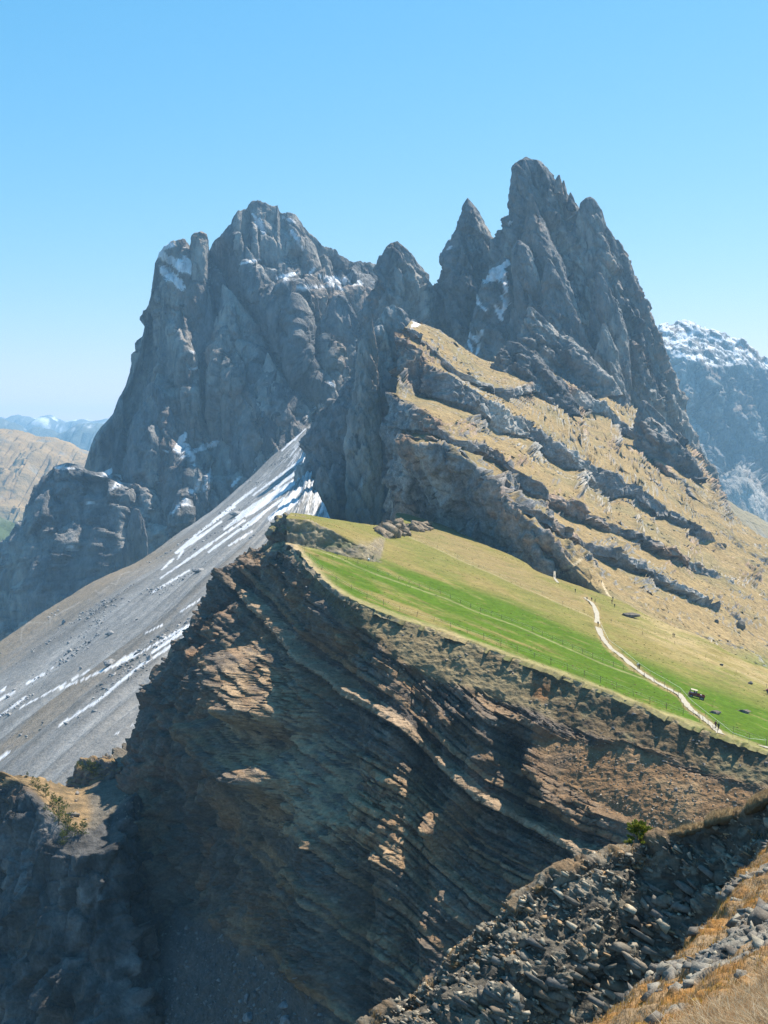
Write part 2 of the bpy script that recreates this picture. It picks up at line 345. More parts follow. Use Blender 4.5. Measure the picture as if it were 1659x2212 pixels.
# the dark lower shoulder at its foot
shoulder = tower('lower_shoulder', [(118, 1009), (104, 1017), (88, 1037), (79, 1057), (65, 1082), (55, 1112), (42, 1140), (28, 1160), (5, 1187), (-40, 1230), (-60, 1300), (-90, 1460)], [(172, 1010), (192, 1018), (230, 1030), (290, 1040), (350, 1070), (390, 1120), (420, 1180), (430, 1240), (440, 1460)], 1660, .26, 220, 220, 10, massif, 41, lean=.32, wl=60, p=2.6, warm=.12, tilt=0, blobs=[(150, 1180, 158, 1190, 3), (190, 1085, 196, 1090, 2), (120, 1010, 160, 1012, 3), (225, 1026, 240, 1016, 4), (212, 1036, 235, 1022, 4), (246, 1056, 268, 1032, 5)])
tower('buttress', [(288, 1100), (278, 1125), (268, 1170), (262, 1300)], [(300, 1100), (312, 1125), (318, 1160), (325, 1300)], 1520, .5, 90, 80, 5, massif, 43, wl=30, warm=.2)

# ---- the jagged group on the right: four spires and their ribs
spires = empty('mountain', (0, 0, 0)); tag(spires, 'jagged group of four sharp grey limestone spires above the dry grass slopes', 'mountain', 'structure')
tower('spire', [(857, 521), (847, 523), (837, 538), (829, 551), (820, 575), (805, 602), (792, 640), (781, 680), (776, 720), (770, 760), (760, 850), (750, 1000)], [(860, 521), (874, 533), (892, 551), (904, 571), (922, 593), (932, 612), (936, 680), (945, 800), (950, 1000)], 1500, .6, 220, 160, 10, spires, 51, wl=50, warm=.75)
tower('spire', [(1009, 428), (1002, 443), (994, 466), (984, 491), (974, 518), (964, 543), (952, 558), (947, 583), (939, 603), (932, 623), (927, 658), (920, 698), (905, 800), (890, 900)], [(1011, 428), (1017, 436), (1029, 451), (1039, 471), (1047, 488), (1057, 506), (1070, 528), (1080, 580), (1095, 700), (1110, 900)], 1520, .6, 220, 160, 10, spires, 53, wl=50, warm=.7, blobs=[(968, 538, 975, 533, 3)])
tower('spire', [(1134, 339), (1124, 346), (1117, 358), (1109, 373), (1107, 398), (1103, 423), (1101, 463), (1099, 483), (1089, 496), (1079, 506), (1071, 524), (1062, 570), (1045, 650), (1030, 740), (1010, 900)], [(1140, 340), (1149, 344), (1169, 348), (1179, 358), (1194, 368), (1207, 386), (1216, 400), (1224, 410), (1237, 426), (1249, 448), (1290, 520), (1340, 640), (1400, 800), (1420, 900)], 1500, .55, 280, 220, 13, spires, 55, wl=54, warm=.5, blobs=[(1096, 486, 1103, 480, 3), (1236, 455, 1241, 465, 3)])
for L_, R_, d_, sd in [([(1216, 390), (1213, 400), (1210, 430)], [(1219, 391), (1223, 405), (1228, 440)], 1492, 57), ([(1231, 416), (1228, 424), (1224, 450)], [(1234, 417), (1239, 427), (1246, 455)], 1488, 58), ([(1206, 378), (1200, 390), (1196, 420)], [(1210, 379), (1214, 396), (1218, 420)], 1480, 59)]:
    tower('pinnacle', L_, R_, d_, .9, 40, 40, 1.6, spires, sd, wl=14)
tower('spire', [(1273, 425), (1264, 428), (1254, 438), (1247, 455), (1240, 500), (1225, 600), (1205, 700), (1195, 900), (1190, 1150)], [(1276, 425), (1284, 431), (1294, 446), (1304, 466), (1312, 486), (1322, 506), (1332, 523), (1344, 541), (1354, 561), (1362, 581), (1372, 603), (1382, 621), (1392, 643), (1402, 666), (1412, 693), (1422, 721), (1429, 748), (1437, 773), (1449, 803), (1462, 828), (1474, 853), (1478, 866), (1475, 880), (1480, 903), (1489, 928), (1497, 953), (1507, 983), (1517, 1013), (1529, 1043), (1540, 1080), (1555, 1150)], 1480, .55, 380, 240, 13, spires, 61, wl=56, warm=.55)
# ribs and buttresses leaning against the spires
tower('buttress', [(1117, 520), (1108, 538), (1103, 578), (1104, 640), (1100, 700), (1085, 800)], [(1123, 520), (1139, 533), (1154, 563), (1166, 610), (1185, 680), (1220, 800)], 1415, .6, 200, 150, 5, spires, 63, wl=38, warm=.9)
tower('buttress', [(1142, 420), (1136, 450), (1130, 520), (1128, 600)], [(1150, 420), (1168, 460), (1190, 520), (1230, 600), (1270, 700)], 1440, .5, 200, 150, 6, spires, 65, wl=45, warm=.3)
tower('buttress', [(1180, 560), (1172, 620), (1160, 700), (1150, 800)], [(1188, 560), (1215, 610), (1250, 680), (1290, 760), (1320, 860)], 1390, .5, 200, 160, 6, spires, 67, wl=42, warm=.4)
tower('buttress', [(1290, 590), (1278, 640), (1265, 720), (1255, 840)], [(1298, 590), (1330, 650), (1350, 720), (1362, 800), (1370, 900)], 1405, .5, 200, 150, 6, spires, 69, wl=42, warm=.3)
tower('buttress', [(1300, 700), (1290, 760), (1280, 860)], [(1308, 700), (1335, 760), (1345, 830), (1350, 900)], 1370, .6, 150, 120, 5, spires, 70, wl=36, warm=.5)
tower('rock_wall', [(1080, 560), (1050, 590), (1030, 640), (1010, 720), (990, 800), (975, 860)], [(1100, 560), (1112, 620), (1118, 720), (1110, 860)], 1450, .35, 200, 150, 5, spires, 71, lean=.35, wl=40, warm=.1, p=2.2, blobs=[(1050, 606, 1096, 568, 9), (1062, 604, 1090, 590, 7), (1090, 590, 1094, 630, 5), (1025, 640, 1035, 655, 6), (1040, 662, 1048, 670, 3), (1085, 640, 1098, 660, 5), (1070, 660, 1085, 690, 4), (1095, 650, 1080, 685, 4), (1005, 715, 1020, 730, 6), (1040, 715, 1030, 735, 6), (1012, 735, 1020, 760, 3), (1035, 745, 1028, 765, 3), (1008, 660, 1004, 700, 2)])
# the fluted dark wall that drops behind the meadow
tower('fluted_wall', [(845, 658), (830, 665), (800, 720), (780, 760), (765, 820), (722, 855), (698, 885), (680, 915), (658, 960), (643, 1010), (634, 1070), (630, 1130), (620, 1300)], [(850, 658), (870, 670), (885, 695), (900, 705), (960, 760), (1000, 900), (1010, 1300)], 1300, .3, 260, 320, 9, spires, 73, lean=.1, wl=46, p=2.4, warm=.18, dark=1.15, blobs=[(760, 895, 758, 902, 2), (800, 1000, 815, 995, 2), (810, 1080, 820, 1074, 3), (778, 760, 780, 770, 2)])
tower('buttress', [(746, 1060), (744, 1000), (752, 900), (768, 800), (784, 720), (800, 690)], [(804, 690), (815, 760), (822, 900), (828, 1060), (830, 1250)], 1215, .5, 240, 130, 6, spires, 75, wl=34, warm=.3)
tower('buttress', [(690, 1010), (672, 1050), (660, 1120), (650, 1250)], [(700, 1010), (722, 1060), (735, 1120), (740, 1250)], 1180, .5, 130, 110, 5, spires, 77, wl=30, warm=.1)

tower('buttress', [(1096, 737), (1080, 760), (1068, 792), (1060, 850), (1055, 900)], [(1104, 737), (1138, 746), (1165, 772), (1205, 812), (1240, 860), (1260, 900)], 1120, .35, 120, 130, 6, spires, 79, wl=26, warm=.6, tilt=.7, lean=.2)
tower('buttress', [(1140, 664), (1128, 690), (1118, 740), (1112, 800)], [(1150, 664), (1180, 691), (1224, 722), (1270, 768), (1310, 815), (1340, 860)], 1290, .35, 120, 150, 7, spires, 80, wl=30, warm=.5, tilt=.7, lean=.2)
tower('buttress', [(1385, 866), (1376, 885), (1370, 930)], [(1395, 866), (1430, 900), (1470, 945), (1500, 985), (1530, 1040)], 1180, .35, 100, 120, 6, spires, 82, wl=26, warm=.5, tilt=.7, lean=.2)
# ------------------------------------------------------------------ far land: valley, hills, far ranges, snowy massif
M_FAR = terrain_mat('far_land', var=[(60, .18, (1, 1, 1))], bumps=[(90, 22, (1, 1, 1.5), 'n'), (25, 7, (1, 1, 1.3), 'n')], spec=.05)
def ridge(name, sky, d, slope, back, base_z, nu, nf, amp, seed, colour, label, cat='hill', wl=None, extra=None):
    sky = np.array(sky, float); uu = np.linspace(sky[0, 0], sky[-1, 0], nu); sk = np.interp(uu, sky[:, 0], sky[:, 1])
    j = fields(np.stack([uu, uu * 0, uu * 0], -1), [N(30, seed, 5, .6)])[0]; sk = sk + j * amp * F / d * .35
    zt = -(sk - HV) / F * d; x = (uu - HU) / F * d
    s = np.linspace(-.35, 1, nf)[:, None]
    Z = np.where(s > 0, zt - (zt - base_z) * np.abs(s), zt - (zt - base_z) * np.abs(s) * 1.2)
    Y = np.where(s > 0, d - (zt - base_z) * np.abs(s) / math.tan(slope), d + (zt - base_z) * np.abs(s) * 1.2 / math.tan(back))
    G = np.stack([x + 0 * Z, Y, Z], -1)
    n = toward_cam(G, normals(G)); wl = wl or amp * 5
    a, b, c = fields(G, [N((wl, wl, wl * 1.8), seed + 1, 3), N((wl / 3, wl / 3, wl / 2), seed + 2, 4, .6), N((wl / 8, wl / 8, wl / 6), seed + 3, 4, .6)])
    G = G + n * ((1 - 2.5 * np.abs(a)) * amp + (1 - 2.5 * np.abs(b)) * amp * .4 + c * amp * .15)[..., None] * np.minimum(1, np.abs(s) * 8 + .12)[..., None]
    u, v = uv_of(G); n = normals(G); n *= np.sign(n[..., 2:3].mean())
    o = grid_mesh(name, G, M_FAR, colour(G, u, v, n, a, b, c)); tag(o, label, cat, 'structure'); return o
def col_range(G, u, v, n, a, b, c):
    C = np.ones(G.shape) * rgb(.16, .17, .17); return cmix(C, rgb(.8, .82, .86), smooth(.1, .3, b + .5 * c) * smooth(945, 915, v))
ridge('far_range', [(-150, 905), (-60, 898), (0, 902), (18, 908), (38, 898), (60, 905), (85, 908), (110, 900), (140, 912), (165, 906), (200, 912), (240, 906), (330, 920), (500, 915)], 12300, .5, .5, -1100, 160, 40, 110, 81, col_range, 'palest blue snow-dusted mountain range along the horizon', 'mountain range')
def col_range2(G, u, v, n, a, b, c):
    C = np.ones(G.shape) * rgb(.13, .15, .15); return cmix(C, rgb(.7, .72, .76), smooth(.2, .4, b + .5 * c) * smooth(960, 930, v) * .6)
ridge('blue_ridge', [(-150, 900), (-40, 905), (0, 908), (30, 915), (55, 928), (80, 922), (100, 925), (130, 935), (150, 930), (160, 920), (185, 916), (215, 915), (260, 920), (330, 935), (450, 945)], 9000, .6, .6, -1100, 180, 50, 100, 85, col_range2, 'blue hazy rocky ridge in front of the horizon range', 'mountain range')
def col_hill(G, u, v, n, a, b, c):
    C = np.ones(G.shape) * rgb(.36, .245, .12)
    C = cmix(C, rgb(.10, .13, .06), smooth(1085, 1190, v + 40 * a))
    C = cmix(C, rgb(.24, .24, .23), smooth(.16, .4, b + c * .6) * .8)
    return C
ridge('brown_hill', [(-160, 935), (-60, 930), (0, 929), (30, 927), (45, 930), (70, 940), (100, 945), (130, 952), (160, 966), (190, 975), (240, 1000), (330, 1040)], 5200, .42, .5, -1000, 200, 130, 60, 89, col_hill, 'rounded brown alpine hill beyond the massif', 'hill', wl=420)
def col_green(G, u, v, n, a, b, c):
    C = np.ones(G.shape) * rgb(.09, .12, .06); return cmix(C, rgb(.26, .26, .26), smooth(.05, .3, b) * .7)
ridge('green_hill', [(-160, 1120), (-60, 1100), (0, 1120), (30, 1135), (60, 1140), (120, 1180), (260, 1260)], 2900, .5, .5, -1000, 120, 90, 35, 93, col_green, 'green and grey valley flank low beside the massif', 'hill', wl=240)

snowy = empty('mountain', (0, 0, 0)); tag(snowy, 'hazy blue mountain with a snow covered top at the right edge', 'mountain', 'structure')
def build_snowy():
    sky = [(1330, 760), (1405, 712), (1420, 703), (1432, 693), (1445, 692), (1458, 694), (1475, 692), (1500, 700), (1520, 708), (1545, 716), (1575, 728), (1600, 735), (1620, 748), (1640, 765), (1659, 775), (1700, 800), (1800, 830)]
    sky = np.array(sky, float); nu, nf = 240, 220
    uu = np.linspace(1330, 1800, nu); sk = np.interp(uu, sky[:, 0], sky[:, 1]) + fields(np.stack([uu, uu * 0, uu * 0], -1), [N(10, 2, 4, .65)])[0] * 5
    s = np.linspace(0, 1, nf)[:, None]; base = 1160
    vv = sk + s * (base - sk); dd = 4300 - 0 * vv
    rim = np.interp(uu, [1330, 1420, 1440, 1480, 1520, 1560, 1600, 1659, 1800], [790, 735, 760, 785, 790, 795, 785, 800, 850])
    up = np.minimum(vv, rim) - sk; lo = np.maximum(vv - rim, 0)
    dd = dd - up / F * 4300 / math.tan(math.radians(33)) - lo / F * 4300 / math.tan(math.radians(66))
    talus = smooth(1020, 1090, vv + 40 * np.sin(uu / 31)); dd = dd - 280 * talus
    G = W(uu[None] + 0 * vv, vv, dd); n = toward_cam(G, normals(G))
    lowm = smooth(-5, 40, vv - rim)
    G = G + n * (crag(G, n, 95, 46, 200) * (.25 + .75 * lowm) * (1 - .85 * talus))[..., None]
    B = G[:1].repeat(12, 0); q = np.linspace(1, .08, 12)[:, None]; B[..., 1] += 700 * q; B[..., 2] -= 500 * q ** 1.3
    G = np.concatenate([B, G], 0)
    C, nz = limestone(G, 96, .5, .9); u, v = uv_of(G); n = normals(G); n *= np.sign(n[..., 2:3].mean())
    rm = np.interp(u, uu, rim); a = fields(G, [N((60, 60, 30), 7, 5, .65)])[0]
    C = cmix(C, rgb(.87, .88, .9), smooth(.02, .2, a + .26 * smooth(.5, .85, n[..., 2]) - .02) * smooth(8, -12, v - rm))
    tl = smooth(1020, 1090, v + 40 * np.sin(u / 31)); C = cmix(C, rgb(.36, .33, .29), tl * .8)
    streak = fields(np.stack([u * 1.0 + (v * .35), v * .08, 0 * u], -1), [N(9, 3, 3)])[0]
    C = cmix(C, rgb(.8, .82, .86), smooth(.3, .45, streak) * smooth(850, 1000, v) * smooth(1110, 1060, v) * .5)
    C = cmix(C, rgb(.50, .47, .43), .7 * snow_mask(u, v, nz, [(1600, 1075, 1640, 1070, 12), (1620, 1090, 1659, 1110, 10), (1640, 1060, 1650, 1120, 8), (1475, 855, 1500, 850, 6), (1480, 880, 1500, 870, 4), (1500, 920, 1495, 960, 4)]))
    grid_mesh('mountain_wall', G, M_ROCK, C, snowy)
build_snowy()
tower('buttress', [(1500, 960), (1488, 1010), (1470, 1100), (1460, 1200)], [(1512, 958), (1545, 1010), (1570, 1060), (1600, 1130), (1620, 1200)], 3300, .6, 120, 120, 18, snowy, 97, wl=80, warm=.2)
def col_pass(G, u, v, n, a, b, c):
    C = np.ones(G.shape) * rgb(.27, .23, .15); return cmix(C, rgb(.30, .30, .29), smooth(.1, .35, b))
ridge('pass_slope', [(1480, 1040), (1540, 1060), (1600, 1100), (1659, 1130), (1800, 1170)], 2000, .45, .5, -1000, 110, 100, 18, 99, col_pass, 'tan alpine slope beyond the grassy ridge at the right edge', 'hill', wl=120)

# valley floor, out to the horizon
gx = np.linspace(-13500, 13500, 120); gy = np.linspace(-1500, 13700, 90)
X, Y = np.meshgrid(gx, gy); Z = -1010 + fields(np.stack([X, Y, 0 * X], -1), [N(2600, 4, 3)])[0] * 50
G = np.stack([X, Y, Z], -1); a = fields(G, [N(900, 5, 5)])[0]
C = cmix(np.ones(G.shape) * rgb(.07, .10, .045), rgb(.16, .15, .08), smooth(-.1, .3, a))
tag(grid_mesh('ground', G, M_FAR, C), 'green valley floor far below the ridges', 'ground', 'structure')
# ------------------------------------------------------------------ scree slope
M_SCREE = terrain_mat('scree', var=[(2.5, .14, (1, 1, 1)), (9, .12, (1, 1, 1))], bumps=[(5.0, 1.1, (1, 1, 1), 'n'), (1.6, .45, (1, 1, 1), 'n')], spec=.05)
SCREE_ROWS = [
    [(672, 915, 1700), (650, 935, 1670), (600, 975, 1640), (540, 1030, 1590), (470, 1090, 1540), (380, 1155, 1480), (300, 1210, 1430), (200, 1258, 1380), (100, 1322, 1330), (0, 1388, 1280), (-90, 1450, 1240)],
    [(670, 930, 1600), (640, 990, 1480), (560, 1080, 1340), (420, 1190, 1210), (280, 1290, 1120), (140, 1395, 1060), (0, 1500, 1000), (-90, 1566, 970)],
    [(664, 960, 1480), (640, 1030, 1300), (560, 1130, 1130), (440, 1240, 990), (300, 1370, 890), (150, 1490, 825), (0, 1610, 775), (-90, 1686, 750)],
    [(666, 990, 1350), (640, 1080, 1150), (580, 1180, 980), (470, 1300, 840), (330, 1440, 735), (170, 1570, 675), (0, 1720, 625), (-90, 1800, 600)],
    [(680, 1050, 1200), (655, 1130, 1010), (600, 1260, 850), (500, 1400, 725), (360, 1540, 635), (200, 1690, 572), (40, 1830, 535), (-90, 1940, 510)],
    [(720, 1150, 1000), (680, 1250, 850), (620, 1400, 720), (520, 1550, 620), (380, 1700, 550), (220, 1850, 500), (60, 1990, 470), (-90, 2120, 455)],
    [(720, 1350, 900), (680, 1450, 760), (620, 1600, 640), (520, 1750, 550), (380, 1900, 490), (220, 2050, 450), (60, 2200, 425), (-90, 2330, 410)]]
SNOW_STREAKS = [(693, 882, 668, 902, 9), (676, 890, 690, 880, 8), (664, 912, 640, 945, 5), (655, 930, 615, 968, 3), (648, 995, 560, 1060, 3), (650, 1012, 600, 1050, 5), (640, 1035, 505, 1128, 6), (625, 1050, 545, 1105, 8), (600, 1085, 470, 1178, 4), (635, 1085, 590, 1115, 10), (645, 1060, 610, 1090, 9), (590, 1065, 520, 1110, 5), (560, 1118, 530, 1140, 5), (545, 1060, 470, 1118, 4), (500, 1100, 430, 1150, 4), (470, 1132, 395, 1186, 4), (420, 1160, 385, 1190, 4), (448, 1180, 360, 1240, 3), (520, 1130, 430, 1190, 3), (395, 1190, 385, 1205, 3), (372, 1210, 352, 1228, 3), (402, 1236, 335, 1276, 3), (440, 1290, 395, 1318, 2), (425, 1340, 300, 1412, 3), (418, 1348, 340, 1402, 5), (388, 1384, 300, 1440, 4), (300, 1440, 215, 1510, 4), (215, 1510, 140, 1560, 3), (265, 1430, 150, 1480, 3), (290, 1412, 240, 1440, 5), (92, 1457, 62, 1474, 4), (50, 1510, 0, 1545, 3), (20, 1625, 0, 1640, 3), (30, 1495, 0, 1510, 3), (180, 1455, 60, 1520, 2), (350, 1350, 320, 1365, 2), (115, 1442, 108, 1448, 2), (12, 1485, 0, 1494, 3), (540, 1150, 500, 1175, 3), (300, 1560, 240, 1590, 0.1)]
def build_scree():
    rows = [W(*np.array(r).T) for r in SCREE_ROWS]
    G = loft(rows, 400, 250); n = toward_cam(G, normals(G)); n *= np.sign(n[..., 2:3].mean())
    nv, nu = G.shape[:2]; t = np.linspace(0, 1, nu)[None] + np.zeros((nv, 1)); r = np.linspace(0, 1, nv)[:, None] + np.zeros((1, nu))
    Q = np.stack([r * 760, t * 80, 0 * r], -1)                       # stretched along the fall line
    g1, g2, g3 = fields(Q, [N(34, 1, 3), N(11, 2, 4, .6), N(5, 3, 3, .6)])
    f1, f2, f3 = fields(G, [N(70, 4, 4), N(14, 5, 4, .65), V(22, 6)])
    lumps = smooth(.25, .0, f3) * smooth(.1, .4, f1)
    G = G + n * (g1 * 5 + g2 * 1.6 + f2 * .9 + lumps * 2.2)[..., None]
    u, v = uv_of(G)
    C = np.ones(G.shape) * rgb(.255, .25, .24)
    C = cmix(C, rgb(.165, .155, .14), smooth(.0, .35, g1 + .4 * g2) * .8)
    C = cmix(C, rgb(.34, .335, .325), smooth(.05, .35, -g1 + .3 * g3) * .8)
    tan = smooth(.13, .03, r + .06 * g2 + .03 * f1) * smooth(.42, .6, t)
    tan = np.maximum(tan, smooth(.5, .35, np.abs(r - .36) / .08 + .5 * f1) * smooth(.72, .95, t) * .7)
    C = cmix(C, rgb(.25, .20, .14), tan * .9)
    C = cmix(C, rgb(.16, .16, .165), smooth(.12, .35, f2) * .55 + lumps * .3)
    C *= (1 + .18 * g3 + .12 * f2)[..., None]
    sn = snow_mask(u, v, .34 * g3 + .14 * f2 + .12 * g2, [(a_ + .1 * (a_ - c_), b_ + .1 * (b_ - d_), c_ - .15 * (a_ - c_), d_ - .15 * (b_ - d_), w_ * .72) for a_, b_, c_, d_, w_ in SNOW_STREAKS])
    sn = np.maximum(sn, smooth(.06, .24, .5 * g2 + .8 * g3 + .30 * g1 + .15 * f2 + .20 * smooth(.3, .0, t)) * smooth(.55, .12, t) * smooth(.03, .12, r) * .85)
    C = cmix(C, rgb(.84, .85, .88), sn * (.86 + .25 * g3))
    trail = np.minimum(seg_dist(u, v, [(45, 1385), (47, 1360), (60, 1345), (108, 1345), (110, 1335), (165, 1305), (175, 1300)])[0], seg_dist(u, v, [(205, 1275), (215, 1283), (240, 1260), (250, 1262), (262, 1240), (280, 1235)])[0])
    C = cmix(C, rgb(.45, .42, .38), smooth(2.0, .8, trail + f2) * .35)
    o = grid_mesh('scree_slope', G, M_SCREE, C); tag(o, 'pale grey scree slope streaked with old snow', 'scree', 'structure'); return o, G
SCREE, SCREE_G = build_scree()

# ------------------------------------------------------------------ meadow on the ridge top
M_GRASS = terrain_mat('meadow_grass', var=[(6, .14, (1, 1, 1)), (1.2, .26, (1, 1, 1))], bumps=[(1.6, .30, (1, 1, 1), 'n'), (.5, .09, (1, 1, 1), 'n')], spec=.03, rough=1)
MN, MK = np.array((.256, -.0078, .966)), -45.3
def dm(u, v):
    """distance of the ridge-top plane seen at u, v"""
    return MK / (MN[0] * (u - HU) / F + MN[1] - MN[2] * (v - HV) / F)
BROW = [(616, 1174), (640, 1186), (662, 1213), (690, 1243), (725, 1272), (770, 1298), (850, 1330), (950, 1362), (1060, 1402), (1160, 1437), (1260, 1473), (1360, 1513), (1460, 1552), (1560, 1587), (1659, 1622), (1760, 1660)]
FOOT = [(622, 1172), (655, 1180), (690, 1188), (740, 1201), (790, 1212), (830, 1217), (900, 1232), (1000, 1262), (1100, 1296), (1200, 1338), (1300, 1385), (1400, 1430), (1500, 1470), (1600, 1508), (1760, 1560)]
EDGE = [(618, 1119), (650, 1122), (690, 1135), (740, 1158), (790, 1185), (825, 1208), (880, 1219), (980, 1247), (1080, 1281), (1180, 1321), (1290, 1368), (1400, 1412), (1510, 1452), (1620, 1488), (1760, 1535)]
BACK = [(628, 1108), (660, 1112), (727, 1123), (816, 1135), (860, 1128), (901, 1117), (938, 1128), (1000, 1153), (1057, 1181), (1128, 1211), (1190, 1245), (1240, 1262), (1320, 1290), (1420, 1340), (1500, 1370), (1600, 1420), (1760, 1480)]
SCARP_FOOT_D = 0
def meadow_height(u, v):
    return 0
def u_lt(G): return smooth(880, 820, uv_of(G)[0])
def build_meadow():
    d_of = lambda L, dz=0: np.array([(u, v, dm(u, v)) for u, v in L])
    ed = d_of(EDGE); ft = d_of(FOOT)
    # the far lobe stands on a small scarp: raise it towards its tip
    lift = lambda u: 1 + .085 * np.clip((830 - u) / 190, 0, 1)
    ft[:, 2] = ft[:, 2]
    kk = smooth(870, 790, ed[:, 0]); ed[:, 2] = kk * (np.interp(ed[:, 0], ft[:, 0], ft[:, 2]) + 5) + (1 - kk) * dm(ed[:, 0], ed[:, 1])
    bk = d_of(BACK); bk[:, 2] *= (1 - .04 * smooth(900, 640, bk[:, 0])); bk2 = bk.copy(); bk2[:, 1] += 26; bk2[:, 2] *= 1.05
    bw = d_of(BROW); rg = crom(np.array(BROW, float), 260); j1, j2 = fields(np.stack([rg[:, 0], rg[:, 1], 0 * rg[:, 0]], -1), [N(34, 21, 3), N(11, 22, 3)])
    rg[:, 1] += j1 * 8 + j2 * 6; brag = d_of(rg)
    mid = (bw[[0, 4, 6, 8, 10, 12, 14, 15]] * .5 + np.array([[np.interp(u, ft[:, 0], ft[:, 1]), np.interp(u, ft[:, 0], ft[:, 2])] for u in bw[[0, 4, 6, 8, 10, 12, 14, 15], 0]])[:, [0, 1]] .dot(np.array([[0, 1, 0], [0, 0, 1]])) * .5)
    mid[:, 0] = bw[[0, 4, 6, 8, 10, 12, 14, 15], 0]; mid[:, 2] = dm(mid[:, 0], mid[:, 1])
    lip = brag.copy(); lip[:, 0] -= 6; lip[:, 1] += 9; lip[:, 2] -= 1.2
    rows = [W(*r.T) for r in (lip, brag, mid, ft, ed, bk, bk2)]
    G = loft(rows, 400, 230, [0, .12, 1.2, 2.2, 2.7, 4.2, 4.7], lin=True)
    n = normals(G); n *= np.sign(n[..., 2:3].mean())
    f1, f2, f3, f4 = fields(G, [N(60, 1, 3), N((14, 14, 6), 2, 4), N(2.2, 3, 3, .6), N((30, 60, 20), 4, 4)])
    scarp = smooth(.90, .80, n[..., 2])
    G = G + np.array((0, 0, 1.0)) * (f1 * .9 + f2 * .45 + f3 * .20)[..., None] + n * (scarp * (u_lt(G) * (f2 * 3.0 + f3 * 1.3)))[..., None]
    u, v = uv_of(G); n = normals(G); n *= np.sign(n[..., 2:3].mean())
    # colour: fresh green on the near lobe, olive further, tan strips
    Q = np.stack([u * .16 + v * .30, v * 1.0 - u * .42, 0 * u], -1)
    st, st2 = fields(Q, [N((60, 22, 1), 5, 4), N((26, 7, 1), 6, 5, .65)])
    midl = np.interp(u, [q[0] for q in FOOT], [q[1] for q in FOOT])
    br = np.interp(u, [q[0] for q in BROW], [q[1] for q in BROW])
    near = smooth(-14, 16, v - midl)
    C = np.ones(G.shape) * rgb(.235, .19, .07)
    C = cmix(C, rgb(.18, .18, .05), smooth(-.25, .2, st + .6 * f4) * .8)
    C = cmix(C, rgb(.08, .14, .012), near * smooth(-.24, .08, st + .35 * st2 + .25 * (smooth(1150, 1500, u)) + .12))
    rightg = smooth(1380, 1560, u) * smooth(-150, -20, v - br)
    C = cmix(C, rgb(.085, .155, .014), rightg * smooth(-.15, .25, st + .4 * st2) * .85)
    C = cmix(C, rgb(.28, .22, .10), smooth(.12, .42, st2 - .2 * st) * .5)
    fence_u = [(884, 1160), (934, 1181), (1009, 1217), (1067, 1241), (1125, 1268), (1156, 1280), (1211, 1305), (1265, 1327), (1300, 1345)]
    fl = np.interp(u, [q[0] for q in fence_u], [q[1] for q in fence_u])
    bkv = np.interp(u, [q[0] for q in BACK], [q[1] for q in BACK])
    strip = smooth(4, -4, v - fl) * smooth(884, 896, u) * smooth(1290, 1240, u) * smooth(2, 14, v - bkv - 8 * smooth(900, 1100, u))
    C = cmix(C, np.array((.27, .20, .10)) * 1.0, strip * (.6 + .5 * st2))
    upg = smooth(1300, 1450, u) * smooth(40, -20, v - np.interp(u, [1300, 1450, 1659], [1330, 1400, 1480]))
    C = cmix(C, rgb(.36, .28, .14), upg * smooth(-.2, .3, st2 + .1))
    tanlip = smooth(11, 3, (br - v) + 5 * f2 + 6 * st2) * smooth(1.5, -1, 0 * u)
    C = cmix(C, rgb(.42, .32, .18), tanlip)
    lo = smooth(24, 6, (br - v) + 5 * f2) * smooth(760, 640, u); C = cmix(C, rgb(.40, .31, .18), lo)
    for pl in ([(655, 1182), (690, 1190), (740, 1208), (771, 1224), (819, 1243), (890, 1268), (960, 1292), (1028, 1321), (1118, 1353), (1207, 1392), (1299, 1433), (1391, 1467), (1460, 1497)], fence_u):
        ds = seg_dist(u, v, pl)[0]; C = cmix(C, rgb(.44, .36, .22), smooth(2.0, .5, ds + 1.6 * st2) * .35)
    pth = [(1262, 1291), (1270, 1297), (1280, 1306), (1288, 1322), (1291, 1349), (1299, 1373), (1316, 1397), (1340, 1416), (1367, 1439), (1394, 1459), (1421, 1476), (1452, 1493), (1470, 1504), (1481, 1519), (1493, 1533), (1513, 1548), (1534, 1564), (1557, 1586)]
    C = cmix(C, rgb(.31, .225, .11), smooth(11, 5, seg_dist(u, v, pth)[0] + 9 * f2 + 5 * f3) * .75)
    C = cmix(C, rgb(.22, .19, .155) * 1.0, scarp * (u < 860) * np.clip(.8 + f3, 0, 1))
    C = cmix(C, rgb(.34, .28, .18), scarp * (u < 860) * smooth(.05, .3, f2 + f3))
    C = cmix(C, rgb(.27, .20, .08), smooth(.22, .42, f2 + .5 * f3 - .15 * near) * .5)
    C = cmix(C, rgb(.09, .15, .02), smooth(.15, .4, -f2 + .6 * f3) * .35)
    C *= (1 + .22 * f3 + .12 * f2)[..., None]
    o = grid_mesh('meadow', G, M_GRASS, C); tag(o, 'green alpine meadow on the tilted ridge top', 'meadow', 'structure'); return o, G
MEADOW, MEADOW_G = build_meadow()

